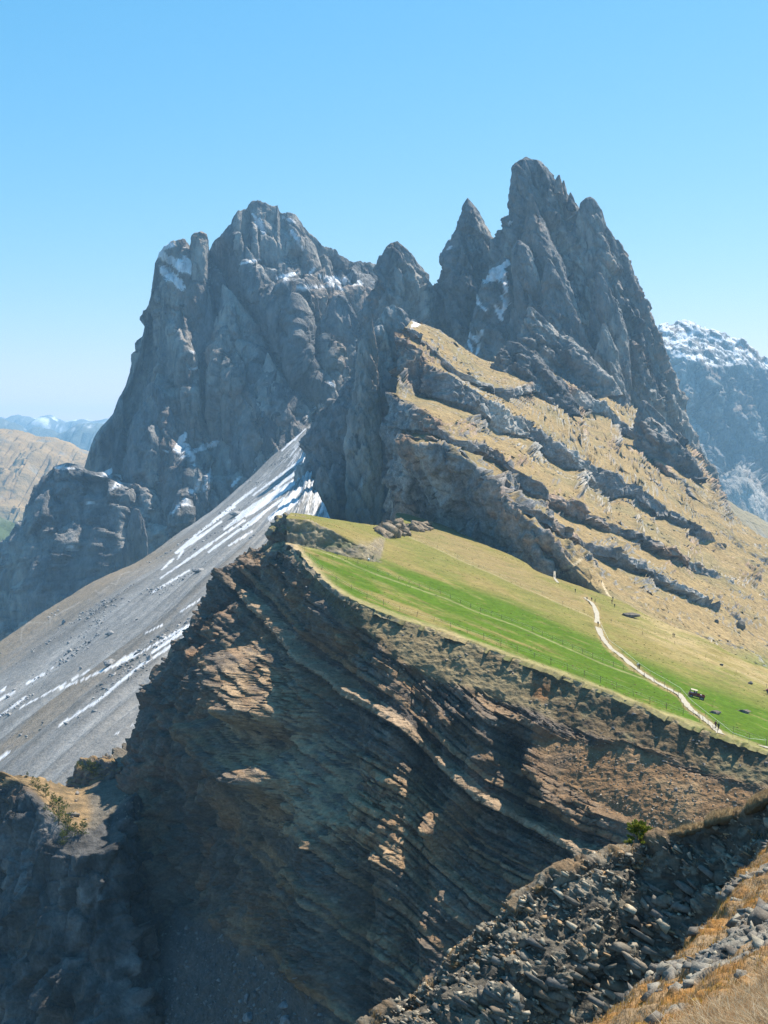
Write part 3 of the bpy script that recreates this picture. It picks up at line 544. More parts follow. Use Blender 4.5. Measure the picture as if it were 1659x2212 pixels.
# ------------------------------------------------------------------ dry grass slope with rock bands, rising to the spires
M_SLOPE = terrain_mat('dry_slope', var=[(12, .20, (1, 1, 1)), (2.6, .34, (1, 1, 1)), (1.0, .25, (1, 1, 1))], bumps=[(5, 1.3, (1, 1, 1.3), 'n'), (1.7, .35, (1, 1, 1), 'n')], spec=.05)
SN, SK_ = np.array((.541, -.236, .807)), -147.8
def ds_(u, v):
    return SK_ / np.minimum(SN[0] * (u - HU) / F + SN[1] - SN[2] * (v - HV) / F, -.085)
def SR(pts, off=0.0):
    """row on the slope plane; a third entry adds metres of distance"""
    out = []
    for p in pts:
        u, v = p[0], p[1]; out.append((u, v, ds_(u, v) + off + (p[2] if len(p) > 2 else 0)))
    return np.array(out, float)
# rows follow the rock bands: e = outer edge of a grass band, f = foot of the scarp beneath it
SLOPE_ROWS = [
 ('top', SR([(890, 690, 260), (930, 706, 240), (990, 745, 260), (1050, 780, 260), (1090, 760, 260), (1150, 720, 260), (1230, 690, 260), (1300, 740, 240), (1360, 820, 220), (1430, 890, 200), (1490, 960, 170), (1535, 1040, 120), (1600, 1130, 60), (1720, 1200, 60)])),
 ('g0', SR([(878, 706, 60), (920, 713, 60), (974, 748, 60), (1029, 789, 60), (1060, 800, 60), (1100, 790, 70), (1150, 775, 80), (1215, 770, 70), (1290, 790, 60), (1360, 860, 50), (1425, 925, 40), (1480, 985, 30), (1530, 1050, 10), (1590, 1140, 0), (1720, 1212, 0)])),
 ('e0', SR([(868, 716, 20), (910, 735, 10), (960, 775, 6), (1020, 822, 4), (1070, 842, 0), (1110, 838, 4), (1150, 828, 8), (1215, 832, 12), (1290, 868, 12), (1360, 920, 10), (1425, 985, 6), (1480, 1040, 4), (1530, 1092, 2), (1590, 1160, 0), (1720, 1235, 0)])),
 ('f0', SR([(867, 722, 24), (905, 744, 22), (952, 788, 24), (1014, 834, 22), (1066, 858, 26), (1105, 858, 30), (1148, 852, 36), (1212, 862, 40), (1285, 902, 44), (1355, 955, 40), (1420, 1015, 28), (1478, 1066, 18), (1530, 1112, 8), (1590, 1170, 0), (1720, 1245, 0)])),
 ('e1', SR([(862, 728, 0), (885, 747, 0), (920, 772, 0), (948, 806, 0), (1000, 838, -4), (1050, 868, -6), (1095, 893, -4), (1140, 912, 0), (1200, 955, 0), (1260, 995, 0), (1330, 1030, 0), (1400, 1075, 0), (1470, 1122, 0), (1540, 1165, 0), (1600, 1200, 0), (1720, 1270, 0)])),
 ('f1', SR([(858, 790, 60), (872, 820, 60), (900, 850, 64), (935, 862, 54), (985, 886, 48), (1040, 916, 44), (1088, 944, 46), (1135, 966, 46), (1195, 1006, 40), (1255, 1044, 36), (1325, 1078, 34), (1395, 1112, 30), (1465, 1152, 22), (1535, 1190, 14), (1600, 1222, 6), (1720, 1290, 0)])),
 ('e2', SR([(856, 850, 100), (875, 872, 90), (915, 882, 30), (950, 912, 8), (990, 950, 4), (1030, 962, 0), (1075, 985, 0), (1125, 1025, 0), (1180, 1060, 0), (1240, 1095, 0), (1310, 1128, 0), (1380, 1160, 0), (1450, 1195, 0), (1520, 1228, 0), (1600, 1265, 0), (1720, 1330, 0)])),
 ('f2', SR([(855, 900, 150), (872, 925, 140), (905, 935, 80), (945, 940, 40), (982, 962, 22), (1028, 980, 20), (1070, 1008, 26), (1120, 1052, 30), (1175, 1090, 30), (1236, 1122, 26), (1305, 1152, 22), (1375, 1182, 18), (1446, 1214, 12), (1518, 1244, 8), (1600, 1278, 4), (1720, 1342, 0)])),
 ('e5', SR([(850, 925, 170), (866, 943, 160), (900, 946, 70), (937, 947, 35), (974, 966, 18), (1015, 990, 10), (1053, 1030, 8), (1095, 1064, 5), (1140, 1102, 0), (1190, 1134, 0), (1262, 1170, 0), (1340, 1206, 0), (1430, 1252, 0), (1520, 1296, 0), (1600, 1340, 0), (1720, 1404, -20)])),
 ('f5', SR([(850, 928, 172), (866, 946, 162), (900, 948, 70), (936, 949, 36), (972, 969, 20), (1012, 996, 12), (1050, 1038, 14), (1091, 1080, 16), (1135, 1124, 16), (1184, 1160, 16), (1256, 1196, 16), (1334, 1230, 14), (1424, 1272, 10), (1516, 1310, 6), (1600, 1346, 2), (1720, 1408, -20)])),
 ('e3', SR([(852, 950, 190), (868, 960, 180), (897, 957, 60), (930, 953, 30), (965, 960, 12), (1000, 985, 2), (1035, 1012, 0), (1070, 1042, 0), (1100, 1068, 0), (1125, 1100, 0), (1165, 1140, 0), (1215, 1165, 0), (1250, 1190, 0), (1265, 1210, 0), (1300, 1245, 0), (1370, 1290, 0), (1450, 1340, 0), (1560, 1400, -10), (1720, 1480, -40)])),
 ('f3', SR([(846, 1020, 260), (865, 1040, 260), (885, 1040, 170), (920, 1050, 160), (955, 1065, 150), (990, 1090, 140), (1025, 1115, 120), (1060, 1135, 110), (1090, 1155, 100), (1115, 1170, 80), (1150, 1200, 60), (1190, 1222, 40), (1215, 1232, 20), (1240, 1250, 10), (1285, 1280, -10), (1360, 1330, -40), (1440, 1380, -80), (1560, 1450, -130), (1720, 1530, -180)])),
 ('b', SR([(838, 1160, 420), (860, 1180, 420), (885, 1190, 330), (920, 1200, 320), (955, 1215, 300), (990, 1240, 280), (1025, 1260, 250), (1060, 1280, 220), (1090, 1295, 200), (1115, 1300, 160), (1150, 1310, 120), (1190, 1310, 80), (1215, 1310, 40), (1240, 1320, 10), (1285, 1350, -40), (1360, 1400, -100), (1440, 1450, -140), (1560, 1510, -190), (1720, 1580, -240)]))]
def build_slope():
    prev = None; rows = []
    for nm, r in SLOPE_ROWS:
        r = crom(r, 48)
        if nm[0] == 'f':                                   # a scarp drops steeply from the edge above it
            ed = np.interp(r[:, 0], prev[:, 0], prev[:, 2]); ev = np.interp(r[:, 0], prev[:, 0], prev[:, 1])
            if nm != 'f3': r = r.copy(); w1 = fields(np.stack([r[:, 0], 0 * r[:, 0] + 50 * len(rows), 0 * r[:, 0]], -1), [N(70, 3, 2)])[0]; r[:, 1] = ev + (r[:, 1] - ev) * np.clip(1 + 1.1 * w1 * smooth(940, 1060, r[:, 0]) - .22 * smooth(960, 1120, r[:, 0]), .25, 1.35)
            tgt = ed - np.maximum(r[:, 1] - ev, 0) / F * ed * .45; k = smooth(1620, 1480, r[:, 0]) if nm != 'f3' else smooth(1330, 1230, r[:, 0])
            r = r.copy(); r[:, 2] = np.maximum(r[:, 2], tgt * k + r[:, 2] * (1 - k))
        rows.append(W(*r.T)); prev = r
    wts = [0, 1.2, 2.0, 2.5, 3.3, 4.2, 5.0, 5.6, 6.3, 6.7, 7.3, 8.5, 9.1]
    G = loft(rows, 530, 450, wts, lin=True)
    nv, nu = G.shape[:2]; r = np.linspace(0, wts[-1], nv)[:, None] + np.zeros((1, nu))
    # wobble the bands so no edge runs straight
    f0, fw, fq = fields(G, [N(60, 1, 3), N(20, 2, 3), N(7, 12, 3)])
    idx = np.clip(np.arange(nv)[:, None] + (f0 * 20 + fw * 10 + fq * 2.0), 0, nv - 1.001); i0 = idx.astype(int); fr = (idx - i0)[..., None]; jj = np.arange(nu)[None]
    G = G[i0, jj] * (1 - fr) + G[np.minimum(i0 + 1, nv - 1), jj] * fr
    n = normals(G); n = toward_cam(G, n); n *= np.sign(n[..., 2:3].mean())
    n0 = n.copy()
    steep = smooth(.64, .46, n0[..., 2] + .10 * fw)
    a, b, c, e, vo, vb = fields(G, [N((36, 36, 60), 3, 3), N((13, 13, 22), 4, 3), N(6, 5, 4, .6), N(2.5, 6, 3, .6), V((17, 17, 20), 7), V((9, 9, 12), 8, color=True)])
    hf, kf = facets(G, (15, 15, 17), 3, .5); hs, ks = facets(G, (6, 6, 7), 4, .5)
    rock = np.maximum(steep, smooth(.12, .32, b + .6 * a + .5 * c + .08) * .95 * smooth(.93, .6, n0[..., 2]))      # outcrops breaking the grass
    calm = smooth(6.9, 8.6, r) * smooth(1150, 1330, uv_of(G)[0]); rock = rock * (1 - .9 * calm)
    G = G + n * (rock * ((1 - 2.6 * np.abs(a)) * 4.5 + (1 - 2.6 * np.abs(b)) * 3.4 + hf * 3.6 + hs * 1.7 + c * 1.4) + a * 1.3 + b * .6 + c * .35 + e * .15)[..., None]
    u, v = uv_of(G); n = normals(G); n = toward_cam(G, n); n *= np.sign(n[..., 2:3].mean())
    grass = smooth(.48, .66, n[..., 2] + .10 * c + .06 * e) * (1 - .85 * smooth(.5, .9, rock))
    grass = np.maximum(grass, calm * .95)
    C, nz = limestone(G, 9, .6, 1.15)
    dry = np.ones(G.shape) * rgb(.31, .225, .11)
    dry = cmix(dry, rgb(.235, .195, .10), smooth(-.1, .3, a + .4 * c) * .8)
    dry = cmix(dry, rgb(.24, .20, .11), smooth(.05, .35, b + .5 * c - .1) * .6)
    dry = cmix(dry, rgb(.22, .17, .10), smooth(.16, .34, e + .4 * c) * .6)
    gm = smooth(1440, 1660, u) * smooth(-50, 10, v - np.interp(u, [1300, 1450, 1659], [1300, 1390, 1440]))
    dry = cmix(dry, rgb(.17, .19, .05), gm * smooth(-.1, .25, b + .6 * a + .2) * .85)
    C = C * (1 - grass[..., None]) + dry * grass[..., None]
    tr = seg_dist(u, v, [(1258, 1206), (1250, 1190), (1240, 1165), (1232, 1140), (1240, 1125)])[0]
    C = cmix(C, rgb(.22, .17, .11), smooth(2.0, .8, tr + e) * .7)
    for pl, wd in (([(1256, 1206), (1248, 1215), (1235, 1222), (1222, 1226), (1210, 1232), (1200, 1240)], 4.5), ([(1200, 1243), (1215, 1240), (1236, 1236)], 3), ([(1300, 1258), (1305, 1268), (1312, 1282), (1323, 1298), (1327, 1313)], 3.0)):
        tr = seg_dist(u, v, pl)[0]; C = cmix(C, rgb(.52, .42, .27), smooth(wd, wd * .5, tr + e * 1.5) * .9)
    tr = seg_dist(u, v, [(1340, 1345), (1400, 1355), (1450, 1372), (1470, 1388), (1540, 1425), (1659, 1470)])[0]
    C = cmix(C, rgb(.46, .38, .22), smooth(3, 1.2, tr + 2 * c) * .6)
    C = cmix(C, rgb(.85, .87, .9), snow_mask(u, v, nz, [(892, 704, 905, 700, 4), (895, 695, 900, 690, 3)]))
    o = grid_mesh('grassy_slope', G, M_SLOPE, C); tag(o, 'steep dry grass slope crossed by slanting grey rock bands', 'slope', 'structure'); return o, G
SLOPE, SLOPE_G = build_slope()
# ------------------------------------------------------------------ the bedded cliff under the meadow
M_CLIFF = terrain_mat('bedded_rock', var=[(3.0, .28, (1, 1, .7)), (.9, .28, (1, 1, .6))], bumps=[(2.2, .9, (1, 1, .5), 'n'), (.8, .4, (1, 1, .6), 'n'), (2.4, .4, (1, 1, .6), 'v')], spec=.12, rough=.9)
def fall(u0, v0, d0, steps):
    """walk down a profile: steps of (u, v, slope in degrees)"""
    out = [(u0, v0, d0)]; d = d0; t = (v0 - HV) / F
    for u, v, ph in steps:
        t1 = (v - HV) / F; tp = math.tan(math.radians(ph)); h = d * (t1 - t) / (1 + t1 / tp); d = d - h / tp; t = t1; out.append((u, v, d))
    return np.array(out)
def BD(u, v): return float(dm(u, v))
PROF = [
    np.array([(640, 1150, 520), (600, 1230, 540), (520, 1330, 550), (470, 1450, 545), (420, 1560, 540), (380, 1650, 535), (330, 1800, 520), (300, 2000, 510), (280, 2260, 500)]),
    np.array([(618, 1168, 462), (548, 1196, 462), (478, 1250, 460), (436, 1330, 455), (366, 1432, 450), (306, 1530, 446), (292, 1600, 442), (262, 1700, 432), (250, 1850, 420), (240, 2000, 408), (230, 2260, 392)]),
    fall(618, 1182, 438, [(580, 1240, 70), (525, 1330, 66), (470, 1430, 66), (425, 1540, 66), (395, 1660, 66), (370, 1800, 64), (350, 1950, 60), (335, 2100, 50), (320, 2260, 45)]),
    fall(642, 1196, BD(642, 1190), [(630, 1260, 55), (600, 1340, 59), (570, 1420, 59), (545, 1520, 68), (525, 1640, 66), (510, 1780, 64), (500, 1950, 56), (490, 2100, 46), (480, 2260, 42)]),
    fall(692, 1247, BD(692, 1243), [(680, 1310, 48), (662, 1400, 57), (645, 1500, 59), (630, 1640, 57), (620, 1780, 55), (612, 1950, 51), (605, 2100, 43), (600, 2260, 46)]),
    fall(772, 1302, BD(770, 1298), [(770, 1360, 39), (760, 1450, 55), (750, 1560, 59), (742, 1700, 57), (735, 1840, 55), (728, 2000, 53), (722, 2120, 49), (715, 2260, 45)]),
    fall(852, 1335, BD(850, 1330), [(852, 1390, 36), (852, 1450, 41), (848, 1560, 57), (842, 1700, 59), (838, 1840, 55), (832, 2000, 53), (828, 2120, 51), (824, 2260, 48)]),
    fall(952, 1367, BD(950, 1362), [(955, 1430, 34), (955, 1500, 42), (952, 1600, 55), (948, 1720, 59), (944, 1850, 55), (940, 2000, 53), (936, 2120, 51), (932, 2260, 48)]),
    fall(1062, 1407, BD(1060, 1402), [(1068, 1470, 36), (1070, 1550, 42), (1068, 1640, 49), (1064, 1740, 59), (1060, 1860, 55), (1056, 2000, 53), (1052, 2120, 51), (1048, 2260, 48)]),
    fall(1162, 1442, BD(1160, 1437), [(1170, 1510, 38), (1172, 1590, 40), (1170, 1670, 41), (1168, 1760, 55), (1164, 1870, 55), (1160, 2000, 53), (1156, 2200, 51)]),
    fall(1262, 1478, BD(1260, 1473), [(1270, 1550, 38), (1275, 1620, 34), (1278, 1700, 36), (1280, 1780, 51), (1280, 1880, 55), (1280, 2000, 53), (1280, 2150, 51)]),
    fall(1362, 1518, BD(1360, 1513), [(1372, 1580, 38), (1380, 1650, 34), (1388, 1730, 34), (1394, 1800, 45), (1398, 1900, 53), (1400, 2080, 51)]),
    fall(1462, 1557, BD(1460, 1552), [(1475, 1620, 38), (1485, 1690, 34), (1495, 1760, 36), (1500, 1830, 46), (1505, 1920, 45), (1510, 2080, 48)]),
    fall(1562, 1592, BD(1560, 1587), [(1575, 1650, 38), (1585, 1720, 34), (1595, 1790, 36), (1600, 1860, 45), (1605, 2060, 43)]),
    fall(1662, 1627, BD(1659, 1622), [(1672, 1680, 38), (1680, 1740, 34), (1688, 1800, 38), (1692, 2050, 45)]),
    fall(1764, 1665, BD(1760, 1660), [(1768, 1720, 38), (1772, 1780, 38), (1776, 1840, 38), (1780, 2050, 45)])]
BAND = np.array([(200, 1000), (380, 1150), (480, 1235), (580, 1322), (650, 1400), (760, 1480), (870, 1555), (960, 1640), (1050, 1720), (1150, 1770), (1260, 1830), (1400, 1880), (1800, 1990)], float)
def layers(lo, hi, seed):
    r = np.random.default_rng(seed); b = [lo]; off = []; kind = []
    while b[-1] < hi:
        s = b[-1]
        if -9 < s < 8: th, o, k = 20, 2.9, 4                       # the thick ochre bed
        elif -34 < s <= -9: th, o, k = r.uniform(4, 9), r.uniform(-1.4, -.4), 0
        elif 8 <= s < 30: th, o, k = r.uniform(4, 9), r.uniform(-1.3, -.2), 0
        else:
            x = r.random()
            if x < .52: th, o, k = r.uniform(2.8, 6), r.uniform(-.5, .2), 0
            elif x < .78: th, o, k = r.uniform(6, 11), r.uniform(-.2, .7), 1
            elif x < .93: th, o, k = r.uniform(10, 18), r.uniform(.3, 1.2), 2
            else: th, o, k = r.uniform(16, 26), r.uniform(.7, 1.5), 3
            if s > 100 and s < 330 and k >= 1: k = 3 if r.random() < .4 else k
        b.append(s + th); off.append(o); kind.append(k)
    return np.array(b), np.array(off), np.array(kind)
def hash01(i, j, k=0):
    x = np.sin(i * 12.9898 + j * 78.233 + k * 37.719) * 43758.5453; return x - np.floor(x)
TURF_W = ([600, 640, 700, 770, 850, 950, 1060, 1160, 1260, 1360, 1460, 1560, 1800], [14, 22, 46, 66, 92, 112, 108, 104, 110, 100, 92, 88, 80])
DIRT = [(1165, 1612), (1190, 1590), (1250, 1600), (1330, 1608), (1420, 1630), (1500, 1668), (1600, 1690), (1720, 1720), (1720, 1830), (1560, 1830), (1440, 1810), (1380, 1775), (1320, 1755), (1250, 1715), (1195, 1680)]
def soft_poly(u, v, poly, wd):
    d, _ = seg_dist(u, v, list(poly) + [poly[0]]); ins = pip(u, v, poly); return smooth(-wd, wd, np.where(ins, d, -d))
CLIFF_SPURS = [([(585, 1445), (605, 1500), (625, 1545)], 20, 36), ([(550, 1590), (585, 1640), (628, 1690)], 20, 40), ([(520, 1480), (510, 1600), (520, 1720)], 6, 40), ([(960, 1770), (972, 1800)], 7, 16), ([(1045, 1560), (1050, 1640), (995, 1760), (960, 1810)], 6, 26), ([(1172, 1590), (1160, 1660), (1215, 1740)], 7, 22), ([(520, 1330), (470, 1470), (430, 1640), (420, 1760)], 7, 40), ([(880, 1600), (860, 1760), (840, 1900), (830, 2100)], 5, 50), ([(700, 1750), (690, 1900), (700, 2100)], 5, 50), ([(690, 1420), (725, 1600), (745, 1720)], -8, 34), ([(890, 1460), (910, 1560), (930, 1690)], -5, 26), ([(1100, 1600), (1115, 1700), (1120, 1800)], -6, 22), ([(380, 1700), (400, 1850), (380, 2000)], -7, 40), ([(780, 1850), (770, 2000), (765, 2200)], -5, 30), ([(960, 1850), (950, 2000), (940, 2200)], 5, 40)]
def build_cliff():
    rows = [W(*p.T) for p in PROF]
    wts = np.r_[0, np.cumsum([.8, .9, .9, .8, .9, .85, .95, 1, .95, .95, .95, .95, .95, .95, .6])]
    G = loft(rows, 620, 650, wts)                       # [across, down]
    n = toward_cam(G, normals(G))
    u, v = uv_of(G)
    na, nb, nc, nd = fields(G, [N(26, 1, 3), N(9, 2, 3), N(3.2, 3, 4, .6), N(15, 9, 3)])
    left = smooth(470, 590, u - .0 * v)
    br = np.interp(u, [q[0] for q in BROW], [q[1] for q in BROW])
    below = v - br + 10 * na + 9 * nb
    turf = smooth(8, -14, below - np.interp(u, *TURF_W) - 26 * na)
    dirt = soft_poly(u + 10 * na, v + 14 * nb, DIRT, 12)
    talus = soft_poly(u + 16 * na, v + 16 * nb, [(430, 1990), (520, 2040), (650, 2120), (760, 2260), (200, 2260), (300, 2100), (360, 1960)], 24)
    soft = np.clip(np.maximum(turf, np.maximum(dirt, talus)), 0, 1)
    # spurs and gullies
    sp = np.zeros(u.shape)
    for pl, amp, wd in CLIFF_SPURS:
        ds, fr = seg_dist(u + 14 * nb, v, pl); sp += amp * np.exp(-(ds / wd) ** 2)
    g1, g2 = fields(G, [N((20, 20, 70), 4, 2), N((7, 7, 22), 5, 3)])
    rel = sp * (1 - .5 * soft) + (.44 - 2.8 * np.abs(g1)) * 4.0 * (1 - .68 * soft - .25 * dirt) + (.44 - 2.6 * np.abs(g2)) * 1.8 * (1 - .6 * soft - .3 * dirt)
    nh = n.copy(); nh[..., 2] *= .45; nh /= np.linalg.norm(nh, axis=-1, keepdims=True)
    # bedding: traced on the spurs and gullies, so the beds run straight through them
    G = G + nh * rel[..., None]; u, v = uv_of(G)
    s = (v - np.interp(u, BAND[:, 0], BAND[:, 1])) + 4 * na + .9 * nb + .5 * nc + (hash01(np.floor((u + .3 * v) / 83 + .5 * na), 4) - .5) * 7
    b, off, kind = layers(-700, 1500, 5)
    i = np.clip(np.searchsorted(b, s) - 1, 0, len(off) - 1); th = (b[i + 1] - b[i]); x = (s - b[i]) / th
    ln = 8 + 1.9 * th * (.6 + .8 * hash01(i, 3)); tt = (u + v * .35 + 900 * hash01(i, 1) + 3 * nb) / ln; j = np.floor(tt); xj = tt - j
    blk = hash01(i, j) - .5; blk = np.where(kind[i] == 4, blk * .45, blk)
    prof = off[i] + blk * (.8 + .09 * th) - .5 * smooth(.86, 1.0, x) - .3 * smooth(.08, 0, x) - .6 * smooth(.07, 0, np.minimum(xj, 1 - xj)) * (th > 8)
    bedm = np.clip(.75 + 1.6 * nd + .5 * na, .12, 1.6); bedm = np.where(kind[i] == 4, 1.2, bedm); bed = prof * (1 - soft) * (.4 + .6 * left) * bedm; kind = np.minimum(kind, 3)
    lump, lump2 = fields(G, [V(2.6, 6), V(1.2, 7)])
    joints, jc = fields(G, [V((9, 9, 14), 8, 'DISTANCE_TO_EDGE'), V((9, 9, 14), 8, color=True)])
    mass = (1 - left) * (1 - soft); fa, _ = facets(G, (9, 9, 13), 2); fb, _ = facets(G, (4, 4, 5), 3); fc_, _ = facets(G, (1.9, 1.9, 1.6), 4)
    G = G + nh * (bed * 1.15 + mass * (-2.6 * smooth(.12, 0, joints) + 1.0 * nb + fa * 2.4 + fb * 1.0) + (1 - mass) * (1 - soft) * (fb * .45 + fc_ * .35))[..., None] + n * (turf * ((.6 - lump) * .45 + (.5 - lump2) * .3 + .5 * nb + .3 * nc) + dirt * (nb * .8 + nc * .4 + (.5 - lump2) * .25) + talus * (nb * 1.0 + (.5 - lump) * .8) + nc * .30)[..., None]
    # colour
    pal = np.array([(.115, .105, .094), (.135, .12, .102), (.165, .14, .112), (.235, .175, .115)])
    band = (s > -10) & (s < 12); C = pal[kind[i]] * (.86 + .28 * hash01(i, 7))[..., None] * (.78 + .44 * hash01(i, j, 2))[..., None]
    oc = smooth(.0, .3, na + .5 * nb); C = cmix(C, rgb(.27, .175, .095), oc * (.22 + .3 * (kind[i] > 0)))
    C = cmix(C, rgb(.15, .152, .155), smooth(.1, .4, -na + .3 * nc) * .35)
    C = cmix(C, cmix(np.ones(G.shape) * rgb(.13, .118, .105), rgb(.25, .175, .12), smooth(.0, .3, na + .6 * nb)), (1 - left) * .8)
    C *= (1 + .25 * nc)[..., None]
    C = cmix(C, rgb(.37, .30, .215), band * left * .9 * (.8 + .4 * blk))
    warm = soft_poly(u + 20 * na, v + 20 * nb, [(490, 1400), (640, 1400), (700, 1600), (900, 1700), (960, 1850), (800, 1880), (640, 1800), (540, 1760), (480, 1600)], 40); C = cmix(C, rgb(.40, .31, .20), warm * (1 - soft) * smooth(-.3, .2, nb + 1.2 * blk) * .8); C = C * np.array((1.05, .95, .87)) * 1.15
    tc = np.ones(G.shape) * rgb(.165, .118, .066)
    tc = cmix(tc, rgb(.22, .18, .10), smooth(.0, .3, nb + .5 * na)); tc = cmix(tc, rgb(.08, .064, .048), smooth(.05, .3, nc + .4 * nb) * .6)
    hol = soft_poly(u + 8 * nb, v + 8 * nb, [(800, 1345), (880, 1350), (1000, 1392), (1100, 1440), (1200, 1500), (1190, 1560), (1080, 1520), (960, 1480), (870, 1430)], 16)
    tc = cmix(tc, rgb(.27, .215, .12), hol * .75)
    rust = soft_poly(u + 8 * nb, v + 8 * nb, [(1150, 1475), (1185, 1480), (1200, 1500), (1175, 1515), (1150, 1505)], 10); tc = cmix(tc, rgb(.25, .12, .05), rust * .8)
    lipm = smooth(20, 5, below + 4 * nc); tc = cmix(tc, rgb(.42, .33, .19), lipm)
    C = C * (1 - turf[..., None]) + tc * turf[..., None]
    dc = cmix(np.ones(G.shape) * rgb(.25, .15, .075), rgb(.33, .215, .115), smooth(-.1, .3, nb + .4 * nc)); dc = cmix(dc, rgb(.13, .10, .075), smooth(.1, .35, na + .3 * nb) * .6)
    C = C * (1 - dirt[..., None]) + dc * dirt[..., None]
    C = cmix(C, rgb(.10, .10, .10) * 1.0, talus * .85)
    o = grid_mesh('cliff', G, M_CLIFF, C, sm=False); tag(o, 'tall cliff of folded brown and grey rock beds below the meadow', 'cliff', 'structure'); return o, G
CLIFF, CLIFF_G = build_cliff()

# ------------------------------------------------------------------ blocky noses at the left end of the meadow
M_NOSE = terrain_mat('nose_rock', var=[(4, .3, (1, 1, 2)), (1.0, .28, (1, 1, 1))], bumps=[(5, 1.6, (1, 1, 1.8), 'n'), (1.2, .5, (1, 1, .8), 'n'), (.4, .1, (1, 1, 1), 'n')], spec=.1)
def knob(name, L, R, d0, th, nr, ns, amp, seed, wl, cols, top_col, lean=0.0, p=2.2, parent=None, top_n=.55):
    """a rock knob with turf on whatever faces up"""
    L = np.array(sorted(L, key=lambda q: q[1]), float); R = np.array(sorted(R, key=lambda q: q[1]), float)
    v0 = min(L[0, 1], R[0, 1]); v1 = max(L[-1, 1], R[-1, 1]); vs = np.linspace(v0, v1, nr)
    xl = np.interp(vs, L[:, 1], L[:, 0]); xr = np.interp(vs, R[:, 1], R[:, 0]); d = d0 - lean * (vs - v0) / F * d0
    hw = np.maximum((xr - xl) / 2, .5) / F * d; cx = ((xl + xr) / 2 - HU) / F * d; z = -(vs - HV) / F * d
    t = np.linspace(0, 2 * math.pi, ns, endpoint=False); c, s = np.cos(t), np.sin(t)
    X = np.sign(c) * np.abs(c) ** (2 / p); Y = np.sign(s) * np.abs(s) ** (2 / p)
    G = np.stack([cx[:, None] + hw[:, None] * X, d[:, None] - th * hw[:, None] * Y, np.repeat(z[:, None], ns, 1)], -1)
    q = np.array([.02, .25, .5, .75])[:, None, None]                       # the cap
    cap = G[:1].mean(1, keepdims=True) * (1 - q) + G[:1] * q; G = np.concatenate([cap, G], 0)
    n = normals(G); rad = np.stack([X, -Y, 0 * X], -1)[None]; n *= np.sign((n * rad).sum(-1).mean())
    a, b, e, vo = fields(G, [N((wl, wl, wl * .7), seed, 3), N(wl / 3, seed + 1, 4, .6), N(wl / 9, seed + 2, 3, .6), V((wl * .5, wl * .5, wl * .35), seed + 3)])
    hk, _ = facets(G, (wl * .4, wl * .4, wl * .3), seed); G = G + n * (amp * (.8 * a + .3 * b + .2 * e + hk * .9))[..., None]
    n = normals(G); n *= np.sign((n * rad).sum(-1).mean())
    C = np.ones(G.shape) * np.array(cols[0]); C = cmix(C, cols[1], smooth(-.1, .35, a + .4 * b)); C = cmix(C, cols[2], smooth(.1, .4, b + .3 * e)); C *= (1 + .25 * e)[..., None]
    C = cmix(C, top_col, smooth(top_n, top_n + .2, n[..., 2] + .1 * b))
    return grid_mesh(name, G, M_NOSE, C, parent, wrap=True, sm=False)
NOSE = [(.21, .185, .155), (.28, .22, .165), (.13, .12, .11)]
tag(knob('rock_outcrop', [(612, 1173), (590, 1182), (570, 1192), (567, 1210), (569, 1230), (562, 1260), (555, 1300)], [(622, 1174), (646, 1186), (654, 1200), (652, 1222), (660, 1250), (670, 1300)], 437, .8, 100, 150, 1.6, 110, 9, NOSE, (.34, .27, .16)), 'square rock block at the left tip of the near meadow', 'rock outcrop', group='rock outcrops along the ridge')
tag(knob('rock_outcrop', [(632, 1108), (612, 1116), (596, 1126), (586, 1136), (582, 1150), (584, 1168), (572, 1190), (560, 1230)], [(640, 1108), (650, 1118), (668, 1132), (690, 1150), (702, 1168), (705, 1200), (705, 1230)], 462, .45, 90, 160, 2.0, 114, 8, NOSE, (.30, .26, .12), p=2.2), 'rocky left end of the far green lobe of the meadow', 'rock outcrop', group='rock outcrops along the ridge')
